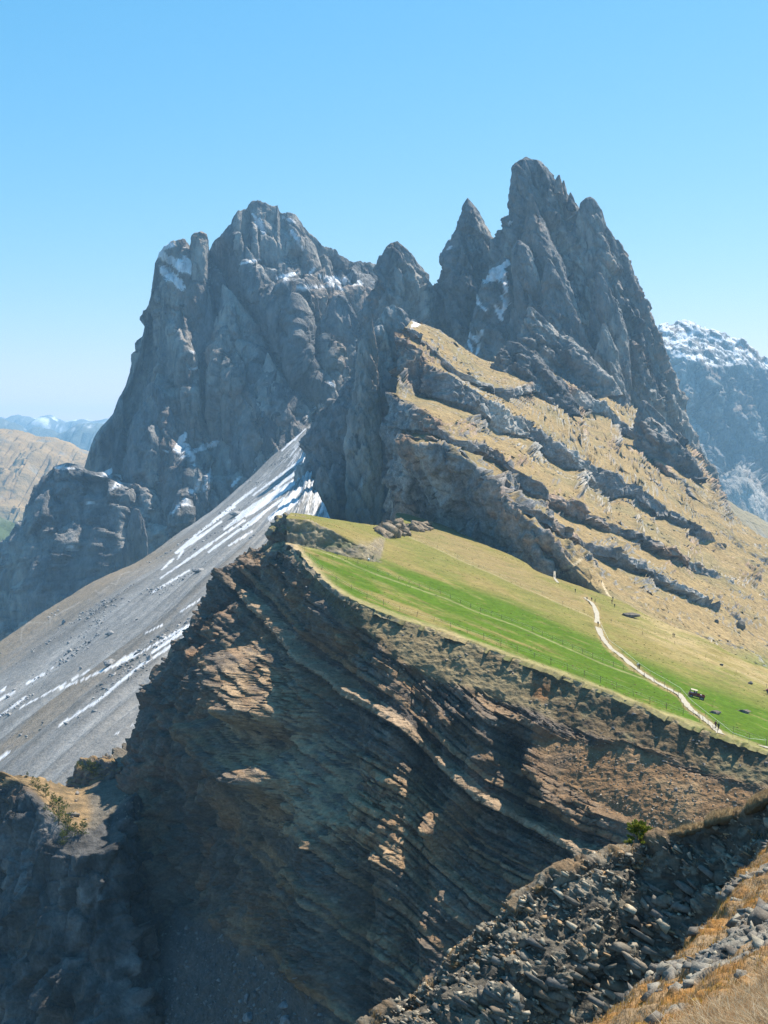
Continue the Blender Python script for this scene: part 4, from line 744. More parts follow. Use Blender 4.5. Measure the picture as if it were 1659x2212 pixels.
# ------------------------------------------------------------------ lower spur with its sunlit ledges, bottom left
def build_spur():
    rows = [
        [(20, 1760, 440), (34, 1700, 430), (44, 1681, 426), (75, 1682, 428), (110, 1690, 430), (150, 1701, 432), (185, 1697, 436), (215, 1680, 440), (250, 1652, 456), (300, 1610, 480), (330, 1580, 490)],
        [(10, 1775, 428), (30, 1706, 420), (46, 1690, 416), (68, 1704, 409), (88, 1726, 402), (104, 1748, 396), (130, 1772, 392), (165, 1786, 390), (200, 1780, 394), (245, 1745, 404), (310, 1680, 445)],
        [(4, 1800, 424), (20, 1760, 414), (34, 1760, 407), (60, 1780, 400), (85, 1800, 393), (110, 1820, 386), (140, 1840, 382), (175, 1850, 380), (215, 1840, 382), (255, 1800, 398), (330, 1740, 435)],
        [(-30, 1900, 415), (0, 1880, 405), (20, 1890, 398), (50, 1900, 392), (85, 1910, 386), (115, 1930, 381), (145, 1950, 377), (185, 1960, 374), (225, 1950, 376), (270, 1930, 390), (350, 1860, 425)],
        [(-60, 2020, 405), (-20, 2010, 396), (10, 2020, 389), (50, 2040, 383), (90, 2050, 377), (120, 2060, 373), (160, 2070, 370), (200, 2080, 366), (250, 2070, 366), (300, 2050, 380), (370, 2000, 415)],
        [(-80, 2270, 390), (-40, 2270, 382), (0, 2270, 374), (50, 2270, 368), (90, 2270, 362), (130, 2270, 358), (170, 2270, 355), (220, 2270, 350), (280, 2270, 348), (340, 2270, 360), (420, 2270, 395)]]
    G = loft([W(*np.array(r, float).T) for r in rows], 210, 230, [0, .9, 1.4, 2.4, 3.6, 5.4], lin=True)
    # back side, so the spur has thickness
    B = G[:1].repeat(14, 0); q = np.linspace(1, .07, 14)[:, None]; B[..., 1] += 30 * q; B[..., 2] -= 90 * q ** 1.3; B[..., 0] -= 8 * q
    G = np.concatenate([B, G], 0)
    n = toward_cam(G, normals(G)); n *= np.sign(n[14:, :, 2:3].mean())
    a, b, c, vo, e, jt = fields(G, [N((22, 22, 40), 1, 3), N((8, 8, 16), 2, 3), N(2.5, 3, 4, .6), V((9, 9, 14), 4), N((4, 4, 30), 5, 3), V((7, 7, 18), 9, 'DISTANCE_TO_EDGE')])
    steep = smooth(.75, .5, n[..., 2]); fa, _ = facets(G, (11, 11, 20), 6); fb, _ = facets(G, (4.5, 4.5, 7), 7)
    G = G + n * (steep * ((1 - 2.5 * np.abs(a)) * 4.0 + (1 - 2.5 * np.abs(b)) * 1.6 + fa * 3.4 + fb * 1.5 - 1.6 * smooth(.10, 0, jt)) + b * .7 + c * .35)[..., None]
    u, v = uv_of(G); n = normals(G); n = toward_cam(G, n); n *= np.sign(n[14:, :, 2:3].mean())
    C = np.ones(G.shape) * rgb(.14, .137, .134); C = cmix(C, rgb(.30, .285, .27), smooth(.05, .3, -a + .4 * b) * .8); C = cmix(C, rgb(.27, .19, .13), smooth(.05, .3, a + .4 * b) * .7); C = cmix(C, rgb(.06, .06, .06), smooth(.0, .3, e) * .8); C = cmix(C, rgb(.24, .235, .23), smooth(.25, .5, -e + .2 * c) * .5); C *= (1 + .25 * c)[..., None] * .75
    led = smooth(6, -6, v - np.interp(u, [20, 46, 70, 92, 112, 135, 170, 205, 245, 310], [1698, 1692, 1706, 1728, 1752, 1778, 1794, 1790, 1755, 1690]) + 4 * b)
    lc = cmix(np.ones(G.shape) * rgb(.29, .20, .105), rgb(.17, .125, .07), smooth(-.1, .2, b + .8 * c)); lc = cmix(lc, rgb(.15, .137, .115), smooth(178, 205, u + 18 * b) * .85)
    C = C * (1 - led[..., None]) + lc * led[..., None]
    o = grid_mesh('lower_spur', G, M_NOSE, C, sm=False); tag(o, 'dark lower rock spur with a sunlit orange ledge', 'cliff', 'structure'); return o, G
SPUR, SPUR_G = build_spur()
KNOLL = tag(knob('rock_knoll', [(205, 1639), (185, 1646), (166, 1658), (150, 1680), (140, 1700), (130, 1740)], [(215, 1639), (238, 1638), (254, 1646), (262, 1670), (266, 1700), (272, 1740)], 440, .5, 70, 120, 2.2, 126, 8, [(.18, .17, .16), (.27, .21, .16), (.11, .105, .10)], (.30, .205, .105), p=1.9, top_n=.42), 'small grass-topped knoll behind the sunlit ledge', 'rock outcrop', group='rock outcrops along the ridge')
# ------------------------------------------------------------------ foreground: rubble ridge and the near hillside
from mathutils.bvhtree import BVHTree
def bvh(ob):
    me = ob.data; n = len(me.vertices); co = np.empty(n * 3, np.float32); me.vertices.foreach_get('co', co)
    k = len(me.polygons); ls = np.empty(len(me.loops), np.int32); me.loops.foreach_get('vertex_index', ls)
    return BVHTree.FromPolygons(co.reshape(-1, 3).tolist(), ls.reshape(k, -1).tolist())
def hit(trees, u, v):
    dr = Vector(((u - HU) / F, 1.0, -(v - HV) / F)).normalized(); best = None
    for t in (trees if isinstance(trees, (list, tuple)) else [trees]):
        p, n, i, d = t.ray_cast(Vector((0, 0, 0)), dr)
        if p is not None and (best is None or d < best[2]): best = (p, n if n.dot(dr) < 0 else -n, d)
    return best
M_RUBBLE = terrain_mat('rubble_ground', var=[(.5, .25, (1, 1, 1)), (.12, .22, (1, 1, 1))], bumps=[(.22, .09, (1, 1, .8), 'n'), (.07, .03, (1, 1, 1), 'n')], spec=.1)
M_STONE = terrain_mat('loose_stone', var=[(.35, .22, (1, 1, 1)), (.08, .18, (1, 1, 1))], bumps=[(.12, .02, (1, 1, .6), 'n')], spec=.15, rough=.85)
CREST = [(700, 2300, 35.4), (760, 2240, 36), (820, 2190, 36.5), (860, 2165, 36.8), (905, 2135, 37.1), (930, 2118, 37.3), (985, 2055, 37.7), (1050, 2005, 38.2), (1100, 1967, 38.6), (1150, 1925, 39), (1200, 1893, 39.4), (1260, 1870, 39.8), (1320, 1848, 40.3), (1386, 1832, 40.7), (1440, 1810, 40.5), (1546, 1786, 39.8), (1620, 1760, 39.2), (1659, 1740, 38.5), (1760, 1690, 37.5)]
def lit(u): return float(smooth(1420, 1250, u))
def build_rubble():
    P = [fall(u, v, d, [(u + 4, v + 34, 30 - 16 * lit(u)), (u + 8, v + 95, 50 - 24 * lit(u)), (u + 8, v + 185, 62 - 20 * lit(u)), (u + 4, v + 300, 66), (u - 4, v + 480, 62)]) for u, v, d in CREST]
    F_ = np.stack([W(*p.T) for p in P])                       # crest pts, down, 3
    rows = [F_[:, k] for k in range(F_.shape[1])]
    bk = rows[0].copy(); bk[:, 1] += 2.5; bk[:, 2] -= 2.2; bk2 = rows[0].copy(); bk2[:, 1] += 6; bk2[:, 2] -= 7.5
    G = loft([bk2, bk] + rows, 420, 200, [-1.0, -.4, 0, .5, 1.2, 2.1, 3.3, 4.6])
    n = toward_cam(G, normals(G)); n *= np.sign(n[..., 2:3].mean())
    a, b, c, vo, vc, v2, v3 = fields(G, [N(5, 1, 3), N(1.6, 2, 4, .6), N(.4, 3, 3, .6), V((1.5, 1.5, .7), 4, color=True), V((1.5, 1.5, .7), 4), V((.5, .5, .28), 5, color=True), V((.22, .22, .14), 6, color=True)])
    u, v = uv_of(G)
    lowm = smooth(40, 160, v - np.interp(u, [q[0] for q in CREST], [q[1] for q in CREST]))
    G = G + n * (a * .9 + b * .45 + (vo - .5) * (.25 + .45 * lowm) + (v2 - .5) * .24 + (v3 - .5) * .11 + c * .05)[..., None]
    u, v = uv_of(G)
    C = np.ones(G.shape) * rgb(.13, .115, .092); C = cmix(C, rgb(.27, .24, .185), smooth(.4, .8, v2)); C = cmix(C, rgb(.10, .09, .075), smooth(.55, .9, v3)); C = cmix(C, rgb(.24, .18, .12), smooth(.15, .4, a + .4 * b) * .5); C *= (1 + .25 * c)[..., None]
    g = smooth(14, -6, v - np.interp(u, [q[0] for q in CREST], [q[1] for q in CREST]) + 10 * b); C = cmix(C, rgb(.24, .15, .075), g * smooth(-.1, .25, b + .3 * a) * .6)
    o = grid_mesh('rubble_slope', G, M_RUBBLE, C); tag(o, 'steep bank of broken grey rubble in front of the cliff', 'rubble bank', 'structure'); return o, G
RUBBLE, RUBBLE_G = build_rubble()
NEAR_ROWS = [
    [(1790, 1840, 33), (1690, 1890, 31), (1640, 1930, 30), (1590, 2000, 28), (1565, 2060, 27), (1520, 2110, 26), (1470, 2170, 24.5), (1400, 2220, 23.5), (1350, 2260, 22.5), (1220, 2370, 21)],
    [(1760, 1762, 27.5), (1659, 1832, 26), (1622, 1866, 25), (1572, 1936, 23.5), (1548, 1998, 22.5), (1502, 2040, 21.5), (1452, 2098, 20), (1382, 2150, 19), (1330, 2192, 18), (1200, 2300, 16.5)],
    [(1765, 1800, 25), (1690, 1865, 23), (1640, 1915, 21.5), (1590, 1980, 20), (1552, 2035, 19), (1505, 2085, 18), (1450, 2140, 17), (1385, 2188, 16), (1330, 2235, 15.2), (1230, 2330, 14.5)],
    [(1780, 1880, 20.5), (1720, 1950, 18.5), (1659, 2020, 17), (1610, 2070, 15.8), (1555, 2115, 14.8), (1500, 2160, 14), (1440, 2205, 13.3), (1370, 2255, 12.8), (1310, 2310, 12.4), (1250, 2380, 12)],
    [(1800, 1980, 16), (1740, 2040, 14), (1680, 2090, 12.6), (1620, 2135, 11.8), (1560, 2175, 11.1), (1500, 2215, 10.6), (1440, 2260, 10.2), (1370, 2320, 9.8), (1310, 2380, 9.5), (1250, 2450, 9.3)],
    [(1850, 2120, 11), (1780, 2180, 9.5), (1720, 2225, 8.9), (1660, 2270, 8.4), (1600, 2320, 8.0), (1540, 2370, 7.7), (1480, 2420, 7.5), (1400, 2480, 7.3), (1350, 2520, 7.2), (1280, 2600, 7.1)]]
GRASS_LINE = ([1280, 1340, 1420, 1500, 1560, 1620, 1660, 1800], [2350, 2305, 2262, 2222, 2192, 2158, 2124, 2010])
def build_near():
    G = loft([W(*np.array(r, float).T) for r in NEAR_ROWS], 250, 240, [0, .7, 1.7, 2.9, 4.0, 5.2])
    n = toward_cam(G, normals(G)); n *= np.sign(n[..., 2:3].mean())
    u, v = uv_of(G); gl = v - np.interp(u, *GRASS_LINE)
    a, b, c, v1, v2, vd = fields(G, [N(3.0, 1, 3), N(.8, 2, 4, .6), N(.2, 3, 3, .6), V((.9, .9, .6), 4, color=True), V((.32, .32, .22), 5, color=True), V(.45, 6)])
    rk = smooth(.10, .26, .8 * a + .6 * b - .06) * smooth(26, -14, gl)
    moss = (1 - rk) * smooth(30, -10, gl)
    G = G + n * (a * .32 + b * .14 + rk * ((v1 - .5) * .12 + (v2 - .5) * .10) + moss * (.5 - vd) * .22 + c * .03)[..., None]
    C = np.ones(G.shape) * rgb(.33, .235, .14)
    C = cmix(C, rgb(.36, .17, .04), smooth(-.12, .2, b + .4 * a) * moss * .9); C = cmix(C, rgb(.20, .12, .06), smooth(.1, .4, c + b * .5) * moss * .7); C = cmix(C, rgb(.42, .27, .05), smooth(.22, .4, b - .2 * a) * moss * .7)
    rc = cmix(np.ones(G.shape) * rgb(.20, .185, .16), rgb(.27, .25, .21), smooth(.4, .7, v2)); rc = cmix(rc, rgb(.17, .165, .155), smooth(.6, .9, v1) * .7)
    C = C * (1 - rk[..., None]) + rc * rk[..., None]; C *= (1 + .25 * c)[..., None]
    C = cmix(C, rgb(.34, .27, .18), smooth(0, 40, gl) * .8)
    o = grid_mesh('near_hillside', G, M_RUBBLE, C); tag(o, 'near hillside of orange moss, straw grass and pale rocks', 'hillside', 'structure'); return o, G, moss, rk
NEAR, NEAR_G, NEAR_MOSS, NEAR_RK = build_near()

# ---- angular stones
def hull_variants(k, seed, flat=1.0, pts=15):
    r = np.random.default_rng(seed); out = []
    for _ in range(k):
        bm = bmesh.new(); p = r.uniform(-1, 1, (pts, 3)); p = np.sign(p) * np.abs(p) ** .4
        p *= [1, r.uniform(.6, .95), r.uniform(.4, .75) * flat]
        for q in p: bm.verts.new(q * .5)
        bmesh.ops.convex_hull(bm, input=bm.verts[:])
        for vv in [x for x in bm.verts if not x.link_faces]: bm.verts.remove(vv)
        bmesh.ops.triangulate(bm, faces=bm.faces[:]); bm.verts.ensure_lookup_table(); bm.verts.index_update()
        out.append((np.array([x.co[:] for x in bm.verts]), np.array([[x.index for x in f.verts] for f in bm.faces]))); bm.free()
    return out
HULLS = hull_variants(14, 3, .85, 9); SLABS = hull_variants(10, 4, .5, 10)
def rotmat(r, tilt):
    if tilt == .5: return np.array(Matrix.Rotation(.55 + r.normal(0, .12), 3, 'Y') @ Matrix.Rotation(r.normal(0, .15), 3, 'X') @ Matrix.Rotation(r.normal(0, .3), 3, 'Z'))
    e = Matrix.Rotation(r.uniform(0, 6.28), 3, 'Z') if tilt is None else Matrix.Rotation(r.normal(0, .5), 3, 'Z')
    ax = Vector((r.normal(), r.normal(), .2)).normalized()
    m = Matrix.Rotation(r.normal(0, .45), 3, ax) @ e
    if tilt is not None: m = Matrix.Rotation(tilt, 3, 'Y') @ m
    return np.array(m)
def scatter(name, spots, sizes, variants, mat, parent, cols, seed, kind='stuff', tilt=None, keep=0, part='stone', sink=.2, label=None):
    """spots: points; largest `keep` stones become single parts, the rest one joined part"""
    r = np.random.default_rng(seed); order = np.argsort(-np.asarray(sizes)); V_, T_, C_ = [], [], []; base = 0; meshes = {}
    for rank, q in enumerate(order):
        k = int(r.integers(len(variants))); hv, ht = variants[k]; s = sizes[q]; R = rotmat(r, tilt); col = np.array(cols[int(r.integers(len(cols)))]) * r.uniform(.8, 1.2)
        p = np.array(spots[q]); p = p + [0, 0, s * (.25 - sink)]
        if rank < keep:
            ci = int(r.integers(4)); key = (k, ci)
            if key not in meshes:
                cc = np.array(cols[ci % len(cols)]) * r.uniform(.85, 1.15)
                o = add_mesh(part, hv, ht, mat, parent, np.repeat(cc[None], len(hv), 0), False); meshes[key] = o.data
            else:
                o = bpy.data.objects.new(part, meshes[key]); COL.objects.link(o); o.parent = parent
            M = Matrix(R.tolist()).to_4x4(); M = Matrix.Translation(Vector(p)) @ M @ Matrix.Diagonal((s, s, s, 1)); o.matrix_world = M
        else:
            V_.append(hv @ R.T * s + p); T_.append(ht + base); base += len(hv); C_.append(np.repeat(col[None], len(hv), 0))
    if V_:
        o = add_mesh(name, np.concatenate(V_), np.concatenate(T_), mat, parent, np.concatenate(C_), False); o['kind'] = kind
        return o
STONE_COLS = [(.33, .29, .225), (.23, .205, .165), (.43, .375, .28), (.16, .148, .128), (.34, .23, .13)]
def surf_pick(G, count, seed, cond=None, area=True):
    nv, nu = G.shape[:2]; r = np.random.default_rng(seed)
    a = np.linalg.norm(np.cross(G[1:, :-1] - G[:-1, :-1], G[:-1, 1:] - G[:-1, :-1]), axis=-1)
    if cond is not None: a = a * cond[:-1, :-1]
    k = r.choice(a.size, count, p=(a / a.sum()).ravel()); i, j = np.divmod(k, nu - 1); fx = r.random((count, 1)); fy = r.random((count, 1))
    return G[i, j] + (G[i, j + 1] - G[i, j]) * fx + (G[i + 1, j] - G[i, j]) * fy, i, j
def build_stones():
    r = np.random.default_rng(8); u, v = uv_of(RUBBLE_G); cv = np.interp(u, [q[0] for q in CREST], [q[1] for q in CREST])
    vis = ((u > 780) & (u < 1680) & (v < 2240) & (v > cv - 8)).astype(float)
    w_ = vis * (1 + 2.0 * smooth(160, 20, v - cv) * smooth(1500, 1300, u))
    n_ = 6500; P, i, j = surf_pick(RUBBLE_G, n_, 9, w_); sz = .10 + .20 * r.random(n_) ** 2.2; big = r.random(n_); sz = np.where(big > .97, r.uniform(.28, .5, n_), sz); near_c = (v[i, j] - cv[i, j]) < 40; sz = np.where((big > .995) & ~near_c, r.uniform(.6, .9, n_), sz)
    sz[r.random(n_) < .35] *= .55
    m2 = vis * smooth(60, 150, v - cv); PS, i2, j2 = surf_pick(RUBBLE_G, 420, 14, m2); P = np.concatenate([P, PS]); sz = np.r_[sz, r.uniform(.35, 1.0, 420) ** 1.0]
    scatter('rubble', P[:n_], sz[:n_], HULLS[:6] + SLABS, M_STONE, RUBBLE, STONE_COLS, 10, keep=180, tilt=.45, part='stone')
    scatter('bedded_slabs', P[n_:], sz[n_:], SLABS, M_STONE, RUBBLE, [(.19, .175, .15), (.15, .14, .125), (.23, .20, .16), (.21, .165, .12)], 15, keep=120, tilt=.5, part='slab', sink=.45)
    u, v = uv_of(NEAR_G); vis = ((u < 1690) & (v < 2240) & (v > 1820)).astype(float) * (NEAR_RK + .04)
    n_ = 420; P, i, j = surf_pick(NEAR_G, n_, 11, vis); sz = .04 + .36 * r.random(n_) ** 3.0
    scatter('rubble', P, sz, HULLS, M_STONE, NEAR, [(.27, .25, .21), (.22, .20, .17), (.32, .29, .23), (.18, .16, .135)], 12, keep=110, part='stone', sink=.28)
build_stones()

# ---- grass blades: straw in the corner, fuzz over the mossy bank
M_STRAW = terrain_mat('straw', rough=.9, spec=.1)
def leafy(m, k):
    t = m.node_tree; b = t.nodes['Principled BSDF']; o = t.nodes['Material Output']; tr = t.nodes.new('ShaderNodeBsdfTranslucent'); mx = t.nodes.new('ShaderNodeMixShader'); mx.inputs[0].default_value = k
    t.links.new(b.inputs['Base Color'].links[0].from_socket, tr.inputs['Color']); t.links.new(b.outputs[0], mx.inputs[1]); t.links.new(tr.outputs[0], mx.inputs[2]); t.links.new(mx.outputs[0], o.inputs['Surface'])
leafy(M_STRAW, .5)
def blades(name, P, hgt, wid, lean, cols, seed, parent=None, up=None, spread=.35):
    r = np.random.default_rng(seed); n = len(P); ang = r.uniform(0, 6.28, n); h = hgt * r.uniform(.5, 1.3, n); ln = lean[None] + r.normal(0, spread, (n, 2))
    sd = np.stack([np.cos(ang), np.sin(ang), 0 * ang], -1) * (wid * r.uniform(.6, 1.3, n))[:, None]
    m = P + np.stack([ln[:, 0] * h * .35, ln[:, 1] * h * .35, h * .62], -1); t = P + np.stack([ln[:, 0] * h, ln[:, 1] * h, h * .9], -1)
    b0 = P - [0, 0, .02]
    V_ = np.stack([b0 - sd, b0 + sd, m - sd * .7, m + sd * .7, t], 1); k = np.arange(n)[:, None] * 5
    T = np.concatenate([k + [0, 1, 3], k + [0, 3, 2], k + [2, 3, 4]], 1).reshape(-1, 3)
    c = np.array(cols)[r.integers(len(cols), size=n)] * r.uniform(.75, 1.2, (n, 1)); C = np.repeat(c[:, None], 5, 1)
    o = add_mesh(name, V_, T, M_STRAW, parent, C, True); return o
def build_blades():
    u, v = uv_of(NEAR_G); gl = v - np.interp(u, *GRASS_LINE)
    vis = ((u < 1700) & (v < 2260)).astype(float) * smooth(-8, 25, gl)
    P, i, j = surf_pick(NEAR_G, 30000, 21, vis * (.25 + smooth(-.05, .25, fields(NEAR_G, [N(.5, 31, 2)])[0]))); straw = [(.66, .54, .37), (.54, .38, .20), (.76, .66, .48), (.42, .26, .13), (.50, .30, .15)]
    o = blades('straw_grass', P, .17, .0034, np.array((.35, -.25)), straw, 22, spread=.75); tag(o, 'pale straw grass in the bottom right corner', 'grass', 'stuff')
    vis = ((u < 1700) & (v < 2250) & (v > 1815)).astype(float) * smooth(10, -10, gl) * np.clip(NEAR_MOSS - .3, 0, 1)
    P, i, j = surf_pick(NEAR_G, 32000, 23, vis); o = blades('mossy_grass', P, .07, .004, np.array((.3, -.1)), [(.40, .27, .13), (.36, .19, .06), (.45, .34, .19), (.30, .20, .11), (.42, .26, .04)], 24); tag(o, 'short orange and straw coloured turf on the near hillside', 'grass', 'stuff')
build_blades()
M_TURF = terrain_mat('turf', var=[(.2, .3, (1, 1, 1))], bumps=[(.12, .06, (1, 1, 1), 'n'), (.04, .02, (1, 1, 1), 'n')], spec=.05)
def turf_mat(p0, p1, rad, d, seed, label):
    """an overhanging strip of sod along the crest"""
    A = W(p0[0], p0[1], d); B = W(p1[0], p1[1], d * .985); ax = B - A; L = np.linalg.norm(ax); nt_, ns_ = 60, 30
    t = np.linspace(0, 1, nt_)[:, None]; th = np.linspace(0, 2 * math.pi, ns_, endpoint=False)[None]
    rr = rad * np.sqrt(np.clip(1 - np.abs(2 * t - 1) ** 3.5, 0, 1)) + .005; x = ax / L; up = np.array((0, 0, 1.0)); sd = np.cross(x, up)
    G = A + ax * t[..., None] + (np.cos(th) * rr * 1.5)[..., None] * sd + (np.sin(th) * rr * .8)[..., None] * up
    a, b, c = fields(G, [N(.5, seed, 3), N(.15, seed + 1, 4, .7), N(.6, seed + 2, 3)])
    dirn = (np.cos(th) + 0 * t)[..., None] * sd + (np.sin(th) + 0 * t)[..., None] * up
    G = G + dirn * (a * .16 + b * .08)[..., None] + up * (c * .12)[..., None]
    C = np.ones(G.shape) * rgb(.17, .115, .065); C = cmix(C, rgb(.33, .24, .13), smooth(.2, .7, np.sin(th) + 0 * t + .6 * b)); C = cmix(C, rgb(.10, .07, .045), smooth(.05, .3, b) * .6)
    root = empty('turf_strip', tuple(A)); o = grid_mesh('sod', G - A, M_TURF, C, root, wrap=True)
    m = smooth(.1, .6, np.sin(th) + 0 * t); P, i, j = surf_pick(G - A, int(2600 * L * rad * 2), seed, m); bl = blades('grass_fringe', P, .10, .004, np.array((.2, -.2)), [(.38, .28, .16), (.30, .2, .11), (.45, .36, .22)], seed + 5, root); bl['kind'] = 'stuff'
    tag(root, label, 'turf', group='overhanging turf strips'); return root
for p0, p1, rad, d, sd, lb in [((1434, 1806), (1548, 1780), .17, 40.3, 130, 'long brown turf strip overhanging the rubble right of the shrub'), ((1520, 1776), (1636, 1750), .22, 39.6, 134, 'middle turf strip of the crest, stepped above the long one'), ((1608, 1750), (1700, 1706), .30, 38.6, 138, 'thick turf lump on the crest at the right picture edge'), ((1386, 1834), (1438, 1812), .2, 40.8, 142, 'short dark turf clump just right of the green shrub'), ((1312, 1856), (1340, 1846), .2, 40.4, 146, 'small round turf clump left of the green shrub'), ((1258, 1874), (1282, 1866), .14, 39.9, 150, 'tiny golden turf tuft furthest down the rubble crest'), ((1128, 1948), (1170, 1918), .16, 39, 154, 'orange turf clump partway down the rubble crest'), ((962, 2098), (990, 2085), .18, 37.6, 158, 'rusty turf ball low on the rubble crest')]:
    turf_mat(p0, p1, rad, d, sd, lb)

# ---- tussocks: low clumps that roughen the meadow and the dry slope, and tufts on the rubble
def tussocks(name, G, count, seed, cond, size, cols, label):
    P, i, j = surf_pick(G, count, seed, cond); r = np.random.default_rng(seed + 1); hv, ht = HULLS[1]; keepv = hv * [1, 1, .55]
    s = size * r.uniform(.5, 1.5, count); a = r.uniform(0, 6.28, count); ca, sa = np.cos(a), np.sin(a)
    X = keepv[None, :, 0] * ca[:, None] - keepv[None, :, 1] * sa[:, None]; Y = keepv[None, :, 0] * sa[:, None] + keepv[None, :, 1] * ca[:, None]; Z = np.repeat(keepv[None, :, 2], count, 0)
    V_ = np.stack([X, Y, Z], -1) * s[:, None, None] + P[:, None]; T = (ht[None] + (np.arange(count) * len(hv))[:, None, None]).reshape(-1, 3)
    C = np.repeat((np.array(cols)[r.integers(len(cols), size=count)] * r.uniform(.7, 1.25, (count, 1)))[:, None], len(hv), 1)
    o = add_mesh(name, V_, T, M_GRASS, None, C, False); tag(o, label, 'grass', 'stuff')
u, v = uv_of(MEADOW_G); br_ = np.interp(u, [q[0] for q in BROW], [q[1] for q in BROW]); m = ((v < br_ - 4) & (u > 640) & (u < 1680)).astype(float) * (.15 + smooth(-.05, .3, fields(MEADOW_G, [N(22, 51, 3)])[0]))
tussocks('meadow_tussocks', MEADOW_G, 2600, 61, m, .55, [(.20, .18, .06), (.11, .15, .02), (.27, .21, .09), (.15, .17, .035)], 'low grass tussocks dotting the meadow')
u, v = uv_of(SLOPE_G); n_ = normals(SLOPE_G); n_ *= np.sign(n_[..., 2:3].mean()); m = ((u > 870) & (u < 1680) & (v > 700) & (v < 1480)).astype(float) * smooth(.5, .7, n_[..., 2])
tussocks('slope_tussocks', SLOPE_G, 3200, 63, m, 1.3, [(.27, .20, .09), (.36, .26, .12), (.20, .165, .08), (.24, .21, .09)], 'dry grass tussocks on the banded slope')
u, v = uv_of(RUBBLE_G); cv_ = np.interp(u, [q[0] for q in CREST], [q[1] for q in CREST]); m = ((u > 800) & (u < 1660)).astype(float) * smooth(120, 0, v - cv_) * smooth(-25, -10, v - cv_) * smooth(.12, .3, fields(RUBBLE_G, [N(1.3, 71, 3)])[0])
P_, i_, j_ = surf_pick(RUBBLE_G, 5000, 73, m); o = blades('rubble_tufts', P_, .12, .006, np.array((.2, -.2)), [(.40, .25, .10), (.32, .20, .09), (.46, .34, .18)], 74); tag(o, 'rusty grass tufts growing between the stones of the rubble bank', 'grass', 'stuff')
# ------------------------------------------------------------------ plants
M_PINE = terrain_mat('pine_needles', rough=.7, spec=.2); leafy(M_PINE, .35); M_BARK = plain_mat('bark', (.10, .075, .055), .95, var=.3, wl=.2)
def conifer_mesh(seed, spread, n=900, cols=((.09, .13, .022), (.14, .17, .025), (.06, .09, .02), (.20, .20, .035))):
    """needle sprays of a small mountain pine, unit height"""
    r = np.random.default_rng(seed); V_, T_, C_ = [], [], []; k = 0
    nb = 46
    for b in range(nb):
        z = r.uniform(.06, .97); ln = spread * (1.02 - z) ** .75 * r.uniform(.55, 1.25) + .04; az = r.uniform(0, 6.28); dirv = np.array((math.cos(az), math.sin(az), r.uniform(.1, .75))); dirv /= np.linalg.norm(dirv)
        for q in range(n // nb):
            t = r.uniform(.15, 1); p = np.array((0, 0, z)) + dirv * ln * t + r.normal(0, .022, 3); a = r.normal(0, 1, 3); a /= np.linalg.norm(a); a = a * .4 + dirv + (0, 0, .5); a /= np.linalg.norm(a); s = np.cross(a, r.normal(0, 1, 3)); s /= np.linalg.norm(s) + 1e-9
            l = r.uniform(.035, .075); wd = r.uniform(.012, .024); V_ += [p - s * wd, p + s * wd, p + a * l]; T_.append((k, k + 1, k + 2)); k += 3; c = np.array(cols[r.integers(len(cols))]) * r.uniform(.7, 1.25); C_ += [c] * 3
    return np.array(V_), np.array(T_), np.array(C_)
def trunk_mesh(seed, h=.8, r0=.028):
    r = np.random.default_rng(seed); nz_, ns_ = 6, 6; z = np.linspace(-.05, h, nz_); off = np.cumsum(r.normal(0, .012, (nz_, 2)), 0); t = np.linspace(0, 6.283, ns_, endpoint=False); rad = np.linspace(r0, .004, nz_)
    G = np.stack([off[:, :1] + rad[:, None] * np.cos(t), off[:, 1:] + rad[:, None] * np.sin(t), np.repeat(z[:, None], ns_, 1)], -1); return G
PINES = []
for k, spr in enumerate((.42, .5, .62, .36)):
    v_, t_, c_ = conifer_mesh(60 + k, spr); PINES.append((v_, t_, c_, trunk_mesh(70 + k)))
PINE_OBS = {}
def pine(p, h, kind, label, group, rz=0.0, name='pine_tree', cat='tree'):
    root = empty(name, tuple(p), rz); root.scale = (h, h, h)
    if kind not in PINE_OBS:
        v_, t_, c_, tr = PINES[kind]; cr = add_mesh('crown', v_, t_, M_PINE, root, c_, False); tk = grid_mesh('trunk', tr, M_BARK, None, root, wrap=True); PINE_OBS[kind] = (cr, tk)
    else:
        for src in PINE_OBS[kind]:
            c = src.copy(); COL.objects.link(c); c.parent = root
    tag(root, label, cat, group=group); return root
T_MEADOW = bvh(MEADOW); T_SLOPE = bvh(SLOPE); T_SPUR = bvh(SPUR); T_CLIFF = bvh(CLIFF); T_SCREE = bvh(SCREE); T_RUB = bvh(RUBBLE); T_KNOLL = bvh(KNOLL)
ledge = [(59, 1678, 10, 3, 'lone tiny pine on the outer tip of the sunlit ledge'), (71, 1696, 16, 0, 'first small pine inward from the ledge tip'), (81, 1708, 22, 0, 'second small pine inward along the ledge rim'), (98, 1722, 24, 1, 'third and bushier pine along the ledge rim'), (115, 1742, 24, 3, 'narrow pine above the big clump on the ledge rim'), (98, 1750, 13, 0, 'tiny pine clinging to the dark wall below the rim'), (126, 1782, 46, 2, 'largest bushy green pine on the ledge rim'), (145, 1800, 34, 3, 'slim pine just right of the largest one'), (161, 1806, 24, 1, 'low pine between two slim pines at the ledge foot'), (180, 1804, 28, 3, 'rightmost slim pine at the foot of the ledge'), (136, 1826, 30, 3, 'pine standing on the shaded wall under the ledge')]
for k, (u, v, h, kd, lb) in enumerate(ledge):
    b = hit([T_SPUR], u, v); 
    if b: pine(b[0] + Vector((0, 0, -.3)), 1.3 * h / F * b[0].y, kd, lb, 'small pines on the lower ledges', rz=k * 1.3)
